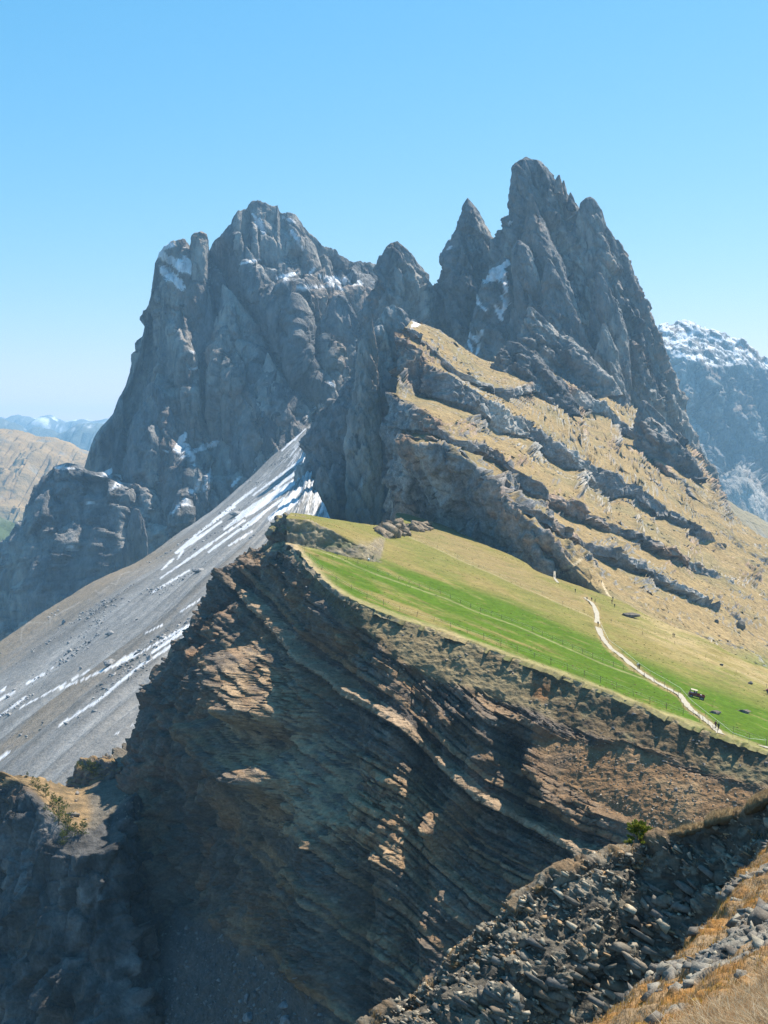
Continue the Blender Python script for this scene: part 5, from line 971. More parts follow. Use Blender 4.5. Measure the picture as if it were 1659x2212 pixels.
kn = [(169, 1656, 12, 1, 'outermost little pine on the knoll behind the ledge'), (177, 1660, 14, 0, 'second little pine on the knoll behind the ledge'), (193, 1666, 24, 3, 'slender pine in the middle of the knoll'), (203, 1676, 26, 2, 'bushy pine at the front of the knoll'), (214, 1674, 22, 1, 'innermost pine of the knoll, beside the gravel')]
for k, (u, v, h, kd, lb) in enumerate(kn):
    b = hit([T_KNOLL, T_SPUR], u, v); q_ = b[0] if b else Vector(W(u, v, 428.0))
    pine(q_ + Vector((0, 0, -.4)), 1.25 * h / F * q_.y, kd, lb, 'small pines on the lower ledges', rz=k * 2.1)
for k, (u, v, h, lb) in enumerate([(322, 1496, 13, 'left one of two tiny shrubs on the cliff skyline'), (333, 1500, 12, 'right one of two tiny shrubs on the cliff skyline')]):
    pine(Vector(W(u, v, 446.0)), h / F * 446, 2, lb, 'tiny shrubs on the cliff skyline', rz=k, name='shrub', cat='shrub')
sh = W(1381, 1842, 40.7); v_, t_, c_ = conifer_mesh(91, .8, 9000, ((.16, .22, .025), (.24, .28, .03), (.09, .14, .02), (.34, .32, .04)))
root = empty('shrub', tuple(sh)); root.scale = (1.0, 1.0, .95); add_mesh('crown', v_ * [1, 1, 1], t_, M_PINE, root, c_, False); grid_mesh('trunk', trunk_mesh(92, .7, .05), M_BARK, None, root, wrap=True)
tag(root, 'bright green dwarf pine shrub on the rubble crest', 'shrub')

# ------------------------------------------------------------------ boulders
def boulder(name, u, v, trees, wpx, hpx, col, seed, label, group, sinkf=.25, sx=1.0, dd=None):
    if dd is None:
        b = hit(trees, u, v)
        if not b: return
        p, d = b[0], b[0].y
    else: p = Vector(W(u, v, dd)); d = dd
    w_, h_ = wpx / F * d, hpx / F * d; r = np.random.default_rng(seed)
    bm = bmesh.new(); bmesh.ops.create_icosphere(bm, subdivisions=3, radius=.5); P = np.array([x.co[:] for x in bm.verts]); Fc = np.array([[q.index for q in f.verts] for f in bm.faces]); bm.free()
    for _ in range(11):                                     # knock flat faces off it
        nrm = r.normal(0, 1, 3); nrm /= np.linalg.norm(nrm); k = P @ nrm; lim = r.uniform(.26, .42); P = P - np.maximum(k - lim, 0)[:, None] * nrm
    a, b_ = fields(P, [N(.45, seed, 5, .65), N(.12, seed + 1, 3)]); P = P * (1 + .45 * a + .14 * b_)[:, None]; P = P * [w_, w_ * sx, h_ * 1.15]; P[:, 2] += h_ * (.5 - sinkf)
    C = np.array(col)[None] * (1 + .4 * a + .3 * b_)[:, None]
    o = add_mesh(name, P, Fc, M_NOSE, None, C, False); o.location = p; tag(o, label, 'boulder', group=group); return o
GREY = (.30, .30, .30)
for k, (u, v, wp, hp, lb) in enumerate([(238, 1437, 30, 20, 'largest dark boulder standing on the scree'), (322, 1425, 16, 16, 'boulder beside the snow streak under the cliff skyline'), (430, 1235, 30, 12, 'long low rock hump in the upper scree'), (236, 1372, 24, 12, 'cluster rock in the middle of the scree'), (150, 1408, 14, 10, 'small boulder left of the middle scree rocks'), (138, 1347, 12, 12, 'small block on the brown edge of the scree'), (510, 1113, 34, 14, 'rock hump among the snow at the top of the scree'), (175, 1445, 10, 8, 'little boulder above the long snow streak'), (20, 1545, 12, 8, 'small rock near the left picture edge of the scree'), (18, 1506, 10, 7, 'rock between snow scraps at the left picture edge')]):
    boulder('boulder', u, v, [T_SCREE], wp, hp, GREY, 200 + k * 3, lb, 'boulders on the scree slope')
for k, (u, v, wp, hp, lb, tr) in enumerate([(1544, 1541, 28, 9, 'low mossy rock in the grass near the path end', 0), (1607, 1539, 34, 9, 'long flat rock in the grass at the far right', 0), (1360, 1333, 44, 12, 'weathered rock ledge in the tan grass above the path', 2), (1559, 1438, 10, 7, 'dark rock on the upper tan strip', 2), (1622, 1478, 14, 8, 'dark rock just left of the red machine', 2), (1598, 1357, 26, 22, 'round dark boulder on the dry slope', 2), (1548, 1345, 14, 9, 'smaller dark rock left of the round slope boulder', 2)]):
    boulder('boulder', u, v, [T_MEADOW, T_SLOPE], wp, hp, (.17, .15, .125), 240 + k * 3, lb, 'rocks lying in the grass', sx=.6)
def crag_pile(u0, u1, v0, hts, seed, label):
    """a jagged outcrop of angular blocks"""
    r = np.random.default_rng(seed); root = None
    for q in range(26):
        f = q / 25; u = u0 + (u1 - u0) * f; v = v0 + r.uniform(-5, 7); b = hit([T_MEADOW], u, v)
        if not b: continue
        p = np.array(b[0]); h = np.interp(f, np.linspace(0, 1, len(hts)), hts) / F * p[1]; s = h * r.uniform(.9, 1.5); hv, ht = HULLS[int(r.integers(len(HULLS)))]
        if root is None: root = empty('rock_outcrop', tuple(p)); tag(root, label, 'rock outcrop', group='rock outcrops along the ridge')
        w_ = hv @ rotmat(r, .4).T * [s * 1.1, s * .8, s]; o = add_mesh('block', w_, ht, M_NOSE, root, np.repeat((np.array((.27, .215, .155)) * r.uniform(.7, 1.25))[None], len(hv), 0), False); o.location = Vector(p) - root.location + Vector((0, 0, h * r.uniform(.1, .45)))
crag_pile(822, 884, 1152, (22, 36, 34, 22, 14), 290, 'brown craggy rock outcrop on the back edge of the meadow')
crag_pile(884, 930, 1140, (14, 22, 12), 293, 'low jagged rock right of the craggy outcrop on the meadow edge')
boulder('boulder', 796, 1209, [T_MEADOW], 9, 6, (.8, .8, .78), 270, 'small white rock at the foot of the far lobe scarp', 'rocks lying in the grass')
boulder('boulder', 158, 1762, [T_SPUR], 36, 9, (.26, .22, .18), 273, 'long flat slab lying across the sunlit ledge', 'rocks on the lower ledge', sx=.3)
boulder('boulder', 167, 1716, [T_SPUR], 11, 9, (.28, .26, .24), 276, 'pale block at the edge of the ledge gravel', 'rocks on the lower ledge')
for k, (u, v, wp, hp, lb) in enumerate([(532, 2165, 14, 28, 'upright pale slab at the foot of the dark cliff'), (540, 2200, 34, 22, 'largest pale block at the foot of the dark cliff'), (615, 2175, 30, 16, 'tilted slab right of the largest pale block'), (622, 2212, 34, 26, 'pale block at the lowest picture edge under the cliff')]):
    boulder('boulder', u, v, [T_CLIFF], wp, hp, (.26, .27, .28), 280 + k * 3, lb, 'fallen blocks below the dark cliff')
# pebbles in the bare brown earth and over the turf
def cliff_stones():
    u, v = uv_of(CLIFF_G); dirt = soft_poly(u, v, DIRT, 10); r = np.random.default_rng(5)
    P, i, j = surf_pick(CLIFF_G, 1500, 31, dirt); scatter('pebbles', P, .16 + .5 * r.random(1500) ** 3, HULLS, M_STONE, CLIFF, [(.38, .29, .20), (.30, .23, .16), (.44, .36, .27), (.24, .19, .15)], 32)
    br = np.interp(u, [q[0] for q in BROW], [q[1] for q in BROW]); m = ((v > br + 20) & (v < 1900) & (u > 600) & (u < 1659)).astype(float) * smooth(420, 40, v - br)
    P, i, j = surf_pick(CLIFF_G, 2200, 33, m); scatter('pebbles', P, .2 + .9 * r.random(2200) ** 4, HULLS + SLABS, M_STONE, CLIFF, [(.24, .20, .16), (.20, .185, .17), (.30, .24, .17), (.15, .14, .13)], 34)
cliff_stones()
def talus_stones():
    u, v = uv_of(CLIFF_G); r = np.random.default_rng(15); m = soft_poly(u, v, [(430, 2000), (520, 2050), (650, 2130), (740, 2240), (300, 2240), (340, 2100), (370, 1980)], 20)
    P, i, j = surf_pick(CLIFF_G, 1400, 41, m); scatter('talus_stones', P, .25 + 1.6 * r.random(1400) ** 4, HULLS + SLABS, M_STONE, CLIFF, [(.17, .17, .17), (.12, .12, .12), (.22, .22, .215)], 42)
    u, v = uv_of(SPUR_G); m = ((u > 150) & (u < 300) & (v > 1640) & (v < 1800)).astype(float); P, i, j = surf_pick(SPUR_G, 500, 43, m); scatter('ledge_stones', P, .25 + 1.0 * r.random(500) ** 3, HULLS, M_STONE, SPUR, [(.30, .26, .21), (.24, .21, .18)], 44)
talus_stones()
u_, v_ = uv_of(SCREE_G); r_ = np.random.default_rng(6); P_, i_, j_ = surf_pick(SCREE_G, 1600, 35, ((v_ < 1700) & (u_ > -20) & (u_ < 640)) * smooth(.1, .4, fields(SCREE_G, [N(80, 9, 3)])[0]))
scatter('scree_stones', P_, .8 + 3.2 * r_.random(1600) ** 4, HULLS, M_STONE, SCREE, [(.30, .30, .305), (.24, .24, .245), (.36, .36, .36)], 36)

# ------------------------------------------------------------------ paths
M_PATH = plain_mat('gravel_path', (.40, .36, .28), .95, var=.3, wl=1.2, bump=.05)
def ribbon(name, pts, label, lift=.14):
    pts = crom(np.array(pts, float), 90); tg = np.gradient(pts[:, :2], axis=0); V_ = []
    for (u, v, w_), t in zip(pts, tg):
        # across the path on the ground: take the hit point and step sideways in the ground plane
        b = hit([T_MEADOW, T_SLOPE], u, v)
        V_.append((b[0], w_))
    out = []
    for k in range(len(V_)):
        p, w_ = V_[k]; w_ = w_ * random.uniform(.82, 1.18); a = V_[max(0, k - 1)][0]; c = V_[min(len(V_) - 1, k + 1)][0]; dr = (c - a); dr.z = 0; dr.normalize(); sd = Vector((dr.y, -dr.x, 0))
        for s in (-1, -.34, .34, 1):
            q = p + sd * (s * w_ / 2); h = T_MEADOW.ray_cast(q + Vector((0, 0, 30)), Vector((0, 0, -1)))[0]; z = h.z if h is not None and abs(h.z - q.z) < 4 else q.z
            out.append((q.x, q.y, z + lift))
    G = np.array(out).reshape(-1, 4, 3); kz = np.ones(7) / 7
    for c in range(4): G[3:-3, c, 2] = np.convolve(G[:, c, 2], kz, 'valid')
    o = grid_mesh(name, G, M_PATH); tag(o, label, 'path', 'structure'); return o
ribbon('path', [(1262, 1291, 1.0), (1270, 1297, 1.3), (1280, 1306, 1.6), (1288, 1322, 1.8), (1291, 1349, 1.8), (1299, 1373, 1.8), (1316, 1397, 1.8), (1340, 1416, 1.8), (1367, 1439, 1.8), (1394, 1459, 1.8), (1421, 1476, 1.8), (1452, 1493, 1.8), (1470, 1504, 1.8), (1481, 1519, 1.8), (1493, 1533, 1.8), (1513, 1548, 1.8), (1534, 1564, 1.8), (1557, 1586, 1.8)], 'pale gravel path winding down the meadow')
ribbon('path', [(1642, 1612, 1.2), (1655, 1615, 1.6), (1690, 1622, 1.6)], 'short end of the gravel path at the right picture edge')
ribbon('path', [(1196, 1243, 1.0), (1200, 1252, 1.2), (1205, 1259, 1.2)], 'short pale footpath below the crowd of hikers')

# ------------------------------------------------------------------ fences
M_POST = plain_mat('weathered_post', (.16, .12, .085), .9, var=.3, wl=.2); M_WIRE = plain_mat('fence_wire', (.55, .55, .52), .6, var=.05); M_ROPE = plain_mat('pale_fence_rope', (.75, .76, .70), .7, var=.05); M_POLE = plain_mat('grey_pole', (.30, .27, .22), .9, var=.2)
def tube(pts, rad, k=5):
    pts = [Vector(p) for p in pts]; V_ = []
    for i, p in enumerate(pts):
        t = (pts[min(i + 1, len(pts) - 1)] - pts[max(i - 1, 0)]).normalized(); a = t.cross(Vector((0, 0, 1))); a = a.normalized() if a.length > 1e-4 else Vector((1, 0, 0)); b = t.cross(a)
        V_.append([(p + (a * math.cos(q) + b * math.sin(q)) * rad)[:] for q in np.linspace(0, 6.283, k, endpoint=False)])
    return np.array(V_)
POST = {}
def post(parent, p, h, r, mat, seed):
    key = mat.name
    if key not in POST:
        G = tube([(0, 0, -.3), (.004, 0, .4), (0, .006, .8), (0, 0, 1)], 1.0, 7); G[..., :2] *= 1; G = np.concatenate([G, G[-1:].mean(1, keepdims=True).repeat(7, 1)], 0); o = grid_mesh('post', G, mat, None, parent, wrap=True); POST[key] = o.data
    else:
        o = bpy.data.objects.new('post', POST[key]); COL.objects.link(o); o.parent = parent
    rr = random.Random(seed); o.location = Vector(p) - parent.location; o.scale = (r, r, h * rr.uniform(.85, 1.12)); o.rotation_euler = (rr.gauss(0, .05), rr.gauss(0, .05), rr.random() * 6)
    return o
def fence(pts, gap, h, label, trees, r=.055, mat=M_POST, wire=M_WIRE, wr=.012, wires=(.55, .9), seed=0, jump=60):
    L = np.array(pts, float); n = max(2, int(np.linalg.norm(np.diff(L, axis=0), axis=1).sum() / gap)); Q = crom(L, n); P = []
    for u, v in Q:
        b = hit(trees, u, v)
        if b: P.append(b[0])
    root = empty('fence', tuple(P[0])); rr = random.Random(seed)
    for k, p in enumerate(P): post(root, p, h, r * rr.uniform(.85, 1.2), mat, seed * 100 + k)
    for f in wires:
        run = [P[0]]
        for a, b in zip(P, P[1:] + [None]):
            if b is None or (b - a).length > jump:
                if len(run) > 1: grid_mesh('wire', tube([q + Vector((0, 0, h * f)) - P[0] for q in run], wr, 4), wire, None, root, wrap=True)
                run = [b] if b is not None else []
            else: run.append(b)
    tag(root, label, 'fence', group='meadow fences'); return root
TM = [T_MEADOW, T_SLOPE]
bw_ = np.array(BROW, float)
fence([(668, 1205), (705, 1240), (740, 1264), (790, 1292), (850, 1316), (950, 1348), (1060, 1387), (1160, 1423), (1260, 1460), (1360, 1500), (1460, 1540), (1560, 1576), (1656, 1610)], 37, 1.5, 'wire fence of thin posts along the cliff edge', [T_MEADOW], seed=1)
fence([(660, 1180), (690, 1188), (749, 1208), (819, 1238), (890, 1264), (960, 1288), (1028, 1318), (1118, 1350), (1207, 1389), (1299, 1430), (1391, 1464), (1435, 1484)], 23, 1.3, 'wire fence crossing the middle of the meadow', [T_MEADOW], seed=2)
fence([(898, 1166), (934, 1179), (1009, 1215), (1067, 1239), (1125, 1266), (1156, 1278), (1211, 1303), (1262, 1324)], 40, 1.2, 'wire fence below the brown strip at the back of the meadow', [T_MEADOW], seed=3)
fence([(1442, 1494), (1460, 1500), (1468, 1508), (1472, 1522), (1484, 1535), (1505, 1549), (1528, 1566), (1550, 1584)], 11.5, 1.15, 'close-set dark post fence along the inner side of the path', [T_MEADOW], r=.05, seed=4)
fence([(1297, 1318), (1299, 1359), (1314, 1388), (1350, 1415), (1387, 1446), (1435, 1474), (1469, 1494), (1496, 1524), (1534, 1554), (1561, 1575), (1591, 1598), (1656, 1609)], 34, 1.1, 'pale rope fence along the outer side of the path', [T_MEADOW], r=.04, mat=M_POLE, wire=M_ROPE, wr=.035, wires=(.95,), seed=5)
fence([(1320, 1345), (1400, 1375), (1480, 1400), (1560, 1440), (1656, 1485)], 55, 1.2, 'sparse post line along the foot of the dry slope', TM, seed=6, wires=(.8,))
rt = None
for k, (u, v) in enumerate([(618, 1174), (622, 1173), (625, 1174), (634, 1176), (637, 1177), (648, 1179), (656, 1181), (668, 1182), (654, 1188), (657, 1196), (636, 1204), (646, 1206)]):
    b = hit([T_MEADOW], u, v); p = b[0] if b else Vector(W(u, v, 436.0)); h = (3.4, 2.8, 2.6, 3.0, 2.6, 2.4, 2.6, 2.2, 3.0, 2.6, 2.2, 2.0)[k]
    if rt is None: rt = empty('pole_row', tuple(p)); tag(rt, 'cluster of tall thin snow poles at the tip of the meadow', 'poles')
    post(rt, p, h, .055, M_POLE, 700 + k)

# ------------------------------------------------------------------ vehicles
def mpart(name, mat, parent, boxes=(), tubes_=(), bev=.02):
    bm = bmesh.new()
    for (x0, x1, y0, y1, z0, z1, *tp) in boxes:
        top = tp[0] if tp else (0, 0, 0, 0); q = [bm.verts.new(c) for c in ((x0, y0, z0), (x1, y0, z0), (x1, y1, z0), (x0, y1, z0), (x0 + top[0], y0 + top[2], z1), (x1 - top[1], y0 + top[2], z1), (x1 - top[1], y1 - top[3], z1), (x0 + top[0], y1 - top[3], z1))]
        fs = [bm.faces.new([q[i] for i in f]) for f in ((0, 3, 2, 1), (4, 5, 6, 7), (0, 1, 5, 4), (1, 2, 6, 5), (2, 3, 7, 6), (3, 0, 4, 7))]
        if bev: bmesh.ops.bevel(bm, geom=list({e for f in fs for e in f.edges}), offset=bev, segments=2, affect='EDGES')
    for (a, b, r, k) in tubes_:
        G = tube([a, b], r, k); vs = [[bm.verts.new(c) for c in ring] for ring in G]
        for i in range(k): bm.faces.new((vs[0][i], vs[0][(i + 1) % k], vs[1][(i + 1) % k], vs[1][i]))
        bm.faces.new(vs[0][::-1]); bm.faces.new(vs[1])
    bmesh.ops.recalc_face_normals(bm, faces=bm.faces[:]); me = bpy.data.meshes.new(name); bm.to_mesh(me); bm.free(); me.materials.append(mat)
    o = bpy.data.objects.new(name, me); COL.objects.link(o); o.parent = parent; return o
M_RED = plain_mat('dark_red_paint', (.26, .022, .028), .35, var=.1, spec=.5); M_CREAM = plain_mat('cream_roof', (.50, .43, .32), .6, var=.08); M_TYRE = plain_mat('tyre', (.018, .018, .018), .85, var=.2); M_RIM = plain_mat('rim', (.30, .28, .27), .5, var=.1); M_DARK = plain_mat('dark_metal', (.03, .03, .033), .6, var=.15); M_LAMP = plain_mat('lamp_glass', (.7, .7, .65), .15, var=.05); M_SACK = plain_mat('white_sack', (.75, .72, .66), .8, var=.1); M_TEAL = plain_mat('teal_paint', (.05, .12, .14), .4, var=.1)
M_GLASS = bpy.data.materials.new('window_glass'); M_GLASS.use_nodes = True; _b = M_GLASS.node_tree.nodes['Principled BSDF']; _b.inputs['Base Color'].default_value = (.8, .86, .84, 1); _b.inputs['Roughness'].default_value = .05; _b.inputs['Transmission Weight'].default_value = .9; _b.inputs['IOR'].default_value = 1.05
def wheel(parent, x, y, r, wd):
    t = mpart('wheel', M_TYRE, parent, tubes_=[((x, y - wd / 2, r), (x, y + wd / 2, r), r, 22)]); mpart('rim', M_RIM, t, tubes_=[((x, y - wd / 2 - .012, r), (x, y + wd / 2 + .012, r), r * .55, 16)])
b_ = hit([T_MEADOW], 1503, 1508); tp = b_[0]
truck = empty('utility_truck', tuple(tp)); truck.rotation_euler = (0, math.radians(13), math.radians(-12))
tag(truck, 'dark red open-cab farm transporter with a cream roof and a load bed', 'truck')
mpart('chassis', M_DARK, truck, [(-1.75, 1.95, -.55, .55, .42, .62)])
cb = mpart('cab', M_RED, truck, [(-2.0, -.15, -.78, .78, .55, 1.18, (.12, 0, 0, 0)), (-.55, -.15, -.74, .74, 1.17, 1.42, (.05, .02, 0, 0))])
for y in (-.3, .3): mpart('seat', M_DARK, cb, [(-.75, -.62, y - .22, y + .22, 1.15, 1.62)])
mpart('roof', M_CREAM, truck, [(-1.62, .02, -.8, .8, 1.86, 1.98)], bev=.03)
for x0, x1 in ((-1.86, -1.5), (-.72, -.68), (-.12, -.08)):
    for y in (-.72, .72): mpart('roof_pillar', M_DARK, truck, tubes_=[((x0, y, 1.15), (x1, y, 1.9), .06, 8)])
mpart('windscreen', M_GLASS, truck, [(-1.84, -1.82, -.7, .7, 1.2, 1.98, (.32, -.32, 0, 0))], bev=0)
bd = mpart('load_bed', M_RED, truck, [(-.05, 2.05, -.85, .85, .78, .86), (-.05, 2.05, -.85, -.79, .80, 1.2), (-.05, 2.05, .79, .85, .80, 1.2), (-.05, .01, -.85, .85, .80, 1.3), (1.99, 2.05, -.85, .85, .80, 1.2)])
mpart('sack', M_SACK, bd, [(.75, 1.3, -.6, .1, .86, 1.26, (.1, .1, .1, .1))], bev=.08)
for x in (-1.25, 1.2):
    for y in (-.72, .72): wheel(truck, x, y, .40, .28)
wheel(truck, 1.62, -.72, .38, .26); wheel(truck, 1.62, .72, .38, .26)
for y in (-.55, .55): mpart('headlight', M_LAMP, truck, tubes_=[((-2.03, y, .82), (-1.96, y, .82), .1, 12)])
mpart('bumper', M_DARK, truck, [(-2.1, -1.98, -.78, .78, .48, .62)])
mpart('mirror', M_DARK, truck, [(-1.72, -1.66, -1.0, -.86, 1.6, 1.85)])
b_ = hit(TM, 1659, 1500); tp = b_[0]
rig = empty('tractor', tuple(tp + Vector((1.2, 0, 0)))); rig.rotation_euler = (0, math.radians(14), math.radians(-15)); tag(rig, 'red and dark farm tractor with front forks cut by the right picture edge', 'tractor')
mpart('hood', M_RED, rig, [(-1.7, -.3, -.45, .45, .75, 1.35, (.15, 0, .05, .05))]); mpart('chassis', M_DARK, rig, [(-1.7, 1.2, -.4, .4, .5, .8)])
cbn = mpart('cab_frame', M_TEAL, rig, [(-.3, 1.1, -.6, .6, .8, 1.3), (-.3, 1.1, -.6, .6, 2.1, 2.2)]); 
for x in (-.25, 1.05):
    for y in (-.55, .55): mpart('cab_post', M_TEAL, cbn, tubes_=[((x, y, 1.25), (x, y, 2.15), .04, 8)])
for y in (-.6, .6): wheel(rig, -1.25, y, .42, .26); wheel(rig, .75, y, .62, .36)
for y in (-.35, .35): mpart('fork', M_DARK, rig, tubes_=[((-1.6, y, .55), (-2.6, y, .35), .05, 6)])
mpart('front_weight', M_RED, rig, [(-2.0, -1.68, -.4, .4, .6, 1.0)])

# ------------------------------------------------------------------ people
def body_mesh(pose, seed):
    """one continuous figure grown from a joint skeleton, 1.75 m tall"""
    r = random.Random(seed); st = {'stand': .06, 'walk': .26, 'sit': .0}[pose]; bend = r.uniform(-.03, .08)
    J = {'pelvis': (0, 0, .95), 'waist': (0, bend * .3, 1.10), 'chest': (0, bend, 1.32), 'neck': (0, bend * 1.2, 1.48), 'head': (0, bend * 1.3 + .02, 1.60), 'crown': (0, bend * 1.3 + .02, 1.70)}
    for s, n in ((-1, 'l'), (1, 'r')):
        ph = s * st; J['hip' + n] = (s * .10, 0, .90); J['knee' + n] = (s * .11, ph * .55 + .03, .50); J['ankle' + n] = (s * .11, ph - .02, .09); J['toe' + n] = (s * .12, ph + .16, .04)
        J['sh' + n] = (s * .19, bend, 1.42); J['elb' + n] = (s * .25, bend - ph * .5 - .02, 1.15); J['wri' + n] = (s * .25, bend - ph * .7 + .10, .93); J['hand' + n] = (s * .245, bend - ph * .75 + .15, .84)
    names = list(J); E = [('pelvis', 'waist'), ('waist', 'chest'), ('chest', 'neck'), ('neck', 'head'), ('head', 'crown')]
    for n in 'lr': E += [('pelvis', 'hip' + n), ('hip' + n, 'knee' + n), ('knee' + n, 'ankle' + n), ('ankle' + n, 'toe' + n), ('chest', 'sh' + n), ('sh' + n, 'elb' + n), ('elb' + n, 'wri' + n), ('wri' + n, 'hand' + n)]
    R = {'pelvis': (.15, .11), 'waist': (.14, .10), 'chest': (.17, .12), 'neck': (.055, .055), 'head': (.085, .10), 'crown': (.06, .07)}
    for n in 'lr': R.update({'hip' + n: (.095, .095), 'knee' + n: (.065, .065), 'ankle' + n: (.045, .05), 'toe' + n: (.04, .035), 'sh' + n: (.07, .07), 'elb' + n: (.05, .05), 'wri' + n: (.035, .035), 'hand' + n: (.035, .03)})
    me = bpy.data.meshes.new('tmp'); me.from_pydata([J[n] for n in names], [(names.index(a), names.index(b)) for a, b in E], []); ob = bpy.data.objects.new('tmp', me); COL.objects.link(ob)
    ob.modifiers.new('s', 'SKIN'); ob.modifiers.new('u', 'SUBSURF').levels = 1; sv = me.skin_vertices[0].data
    for k, n in enumerate(names): sv[k].radius = R[n]; sv[k].use_root = (n == 'pelvis')
    dg = bpy.context.evaluated_depsgraph_get(); m2 = bpy.data.meshes.new_from_object(ob.evaluated_get(dg)); bpy.data.objects.remove(ob); bpy.data.meshes.remove(me)
    for _ in range(5): m2.materials.append(None)
    for p in m2.polygons:
        z = p.center.z; x = abs(p.center.x); p.use_smooth = True
        p.material_index = 0 if z < .12 else 1 if (z < .98 and x < .2) else 3 if z > 1.5 or (x > .2 and z < .93) else 2
        if z > 1.655: p.material_index = 4
    return m2
BODY = [body_mesh('walk', 1), body_mesh('stand', 2), body_mesh('walk', 5)]
M_SKIN = plain_mat('skin', (.42, .26, .19), .7, var=.08); M_SHOE = plain_mat('boots', (.05, .04, .035), .8); CLOTH = {n: plain_mat('cloth_' + n, c, .9, var=.12, wl=.2) for n, c in dict(black=(.02, .02, .022), navy=(.03, .04, .08), red=(.30, .03, .03), maroon=(.14, .02, .025), white=(.7, .7, .68), grey=(.14, .14, .15), blue=(.06, .12, .26), olive=(.10, .10, .05), tan=(.30, .24, .16), orange=(.5, .16, .04)).items()}
HAIR = [plain_mat('hair_dark', (.025, .018, .013), .8), plain_mat('hair_brown', (.10, .06, .035), .8)]
def pack_mesh():
    bm = bmesh.new(); bmesh.ops.create_cube(bm, size=1); bmesh.ops.bevel(bm, geom=bm.edges[:], offset=.16, segments=2, affect='EDGES'); me = bpy.data.meshes.new('backpack'); bm.to_mesh(me); bm.free(); return me
PACK = pack_mesh()
def person(u, v, trees, face, top, legs, label, group, hair=0, pack=None, kind=0, lift=0, sc=1.0):
    b = hit(trees, u, v)
    if not b: return
    o = bpy.data.objects.new('person', BODY[kind]); COL.objects.link(o); o.location = b[0] + Vector((0, 0, .02 + lift)); o.rotation_euler = (0, 0, math.radians(face)); o.scale = (sc,) * 3
    for k, m in enumerate((M_SHOE, CLOTH[legs], CLOTH[top], M_SKIN, HAIR[hair])): o.material_slots[k].link = 'OBJECT'; o.material_slots[k].material = m
    if pack:
        q = bpy.data.objects.new('backpack', PACK); COL.objects.link(q); q.parent = o; q.location = (0, -.17, 1.25); q.scale = (.30, .2, .46)
        if not PACK.materials: PACK.materials.append(None)
        q.material_slots[0].link = 'OBJECT'; q.material_slots[0].material = CLOTH[pack]
    tag(o, label, 'person', group=group); return o
HK = 'hikers on the path'
person(1545.5, 1574, TM, 25, 'maroon', 'black', 'walker in a maroon top, left of the pair at the path end', HK, pack='maroon', kind=0)
person(1552, 1578, TM, 10, 'black', 'black', 'walker in black, right of the pair at the path end', HK, kind=2)
person(1378, 1445, TM, 200, 'white', 'black', 'hiker in a white top halfway down the path', HK, kind=0); person(1381, 1447, TM, 195, 'black', 'black', 'hiker in black close behind the white top', HK, kind=2)
person(1292, 1353, TM, 15, 'black', 'black', 'lone hiker in black on the upper bend of the path', HK, kind=1, pack='black')
person(1454, 1377, TM, 60, 'navy', 'black', 'left hiker of the pair on the tan strip above the truck', HK, kind=0); person(1457.5, 1378, TM, 60, 'black', 'grey', 'right hiker of the pair on the tan strip above the truck', HK, kind=2)
person(1278, 1299, TM, -20, 'black', 'navy', 'tall dark hiker at the top of the gravel path', HK, kind=1, pack='black'); person(1285.5, 1302, TM, 90, 'black', 'black', 'hiker stepping off the top of the path beside the tall one', HK, kind=0); person(1268, 1298, TM, 20, 'grey', 'black', 'left hiker of the three at the top of the path', HK, kind=2)
person(1243, 1280, TM, 30, 'black', 'black', 'single hiker between the crowd and the path top', HK, kind=1)
person(1294, 1260, TM, 40, 'black', 'grey', 'left hiker of the pair above the sandy track', HK, kind=1, pack='navy'); person(1299, 1260.5, TM, 20, 'black', 'black', 'right hiker of the pair above the sandy track', HK, kind=1)
person(1324, 1297, TM, 180, 'black', 'grey', 'upper hiker on the sandy track', HK, kind=0); person(1322, 1304, TM, 160, 'maroon', 'black', 'hiker in dark red in the middle of the sandy track', HK, kind=1); person(1327.5, 1313, TM, 200, 'black', 'black', 'lowest hiker at the foot of the sandy track', HK, kind=2)
CR = 'crowd gathered at the saddle'
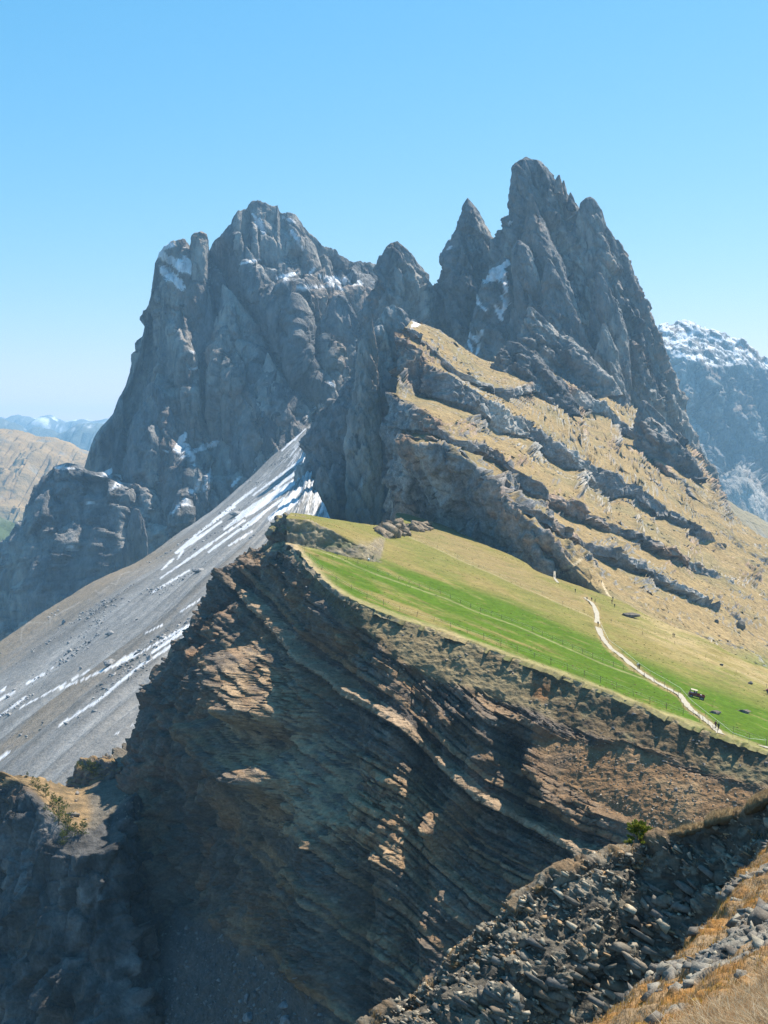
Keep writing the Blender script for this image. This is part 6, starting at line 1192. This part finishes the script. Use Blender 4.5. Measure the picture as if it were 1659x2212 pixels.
crowd = [(1223.5, 1241, 'red', 'black', 'person in bright red standing tallest in the saddle crowd', 'black'), (1228, 1240, 'grey', 'black', 'person in grey just right of the red one in the crowd', None), (1232, 1240, 'black', 'navy', 'person in black third from the right of the crowd', None), (1235, 1239.5, 'navy', 'black', 'person in navy second from the right of the crowd', 'black'), (1238, 1238.5, 'olive', 'black', 'rightmost person of the saddle crowd', None), (1219, 1240, 'blue', 'black', 'person in blue just left of the red one in the crowd', None), (1215, 1240, 'grey', 'navy', 'person in grey farther left in the crowd', 'navy'), (1211, 1240.5, 'black', 'grey', 'person in black at the left of the upper crowd', None), (1201, 1251, 'black', 'black', 'front person of the small group entering the short footpath', 'grey'), (1198, 1248, 'white', 'navy', 'person in white behind the front one at the short footpath', None), (1203.5, 1248, 'blue', 'black', 'person in blue right of the white one at the short footpath', None)]
for k, (u, v, tp_, lg, lb, pk) in enumerate(crowd): person(u, v, TM, 20 + 47 * k, tp_, lg, lb, CR, hair=k % 2, pack=pk, kind=k % 3, sc=1.0)
# ------------------------------------------------------------------ the air
def build_haze():
    x0, x1, y0, y1, z0, z1 = -14000, 14000, -2200, 14000, -1130, 356
    v = [(x0, y0, z0), (x1, y0, z0), (x1, y1, z0), (x0, y1, z0), (x0, y0, z1), (x1, y0, z1), (x1, y1, z1), (x0, y1, z1)]
    q = [(0, 3, 2, 1), (4, 5, 6, 7), (0, 1, 5, 4), (1, 2, 6, 5), (2, 3, 7, 6), (3, 0, 4, 7)]
    m = bpy.data.materials.new('haze'); m.use_nodes = True; t = m.node_tree; t.nodes.clear()
    pv = t.nodes.new('ShaderNodeVolumePrincipled'); o = t.nodes.new('ShaderNodeOutputMaterial')
    pv.inputs['Color'].default_value = (.36, .68, 1.0, 1); pv.inputs['Density'].default_value = HAZE; pv.inputs['Anisotropy'].default_value = .25
    t.links.new(pv.outputs[0], o.inputs['Volume'])
    ob = add_mesh('haze', v, q, m, smooth_shade=False); tag(ob, 'thin blue mountain haze filling the air', 'haze', 'stuff')
HAZE = 0.000076
build_haze()
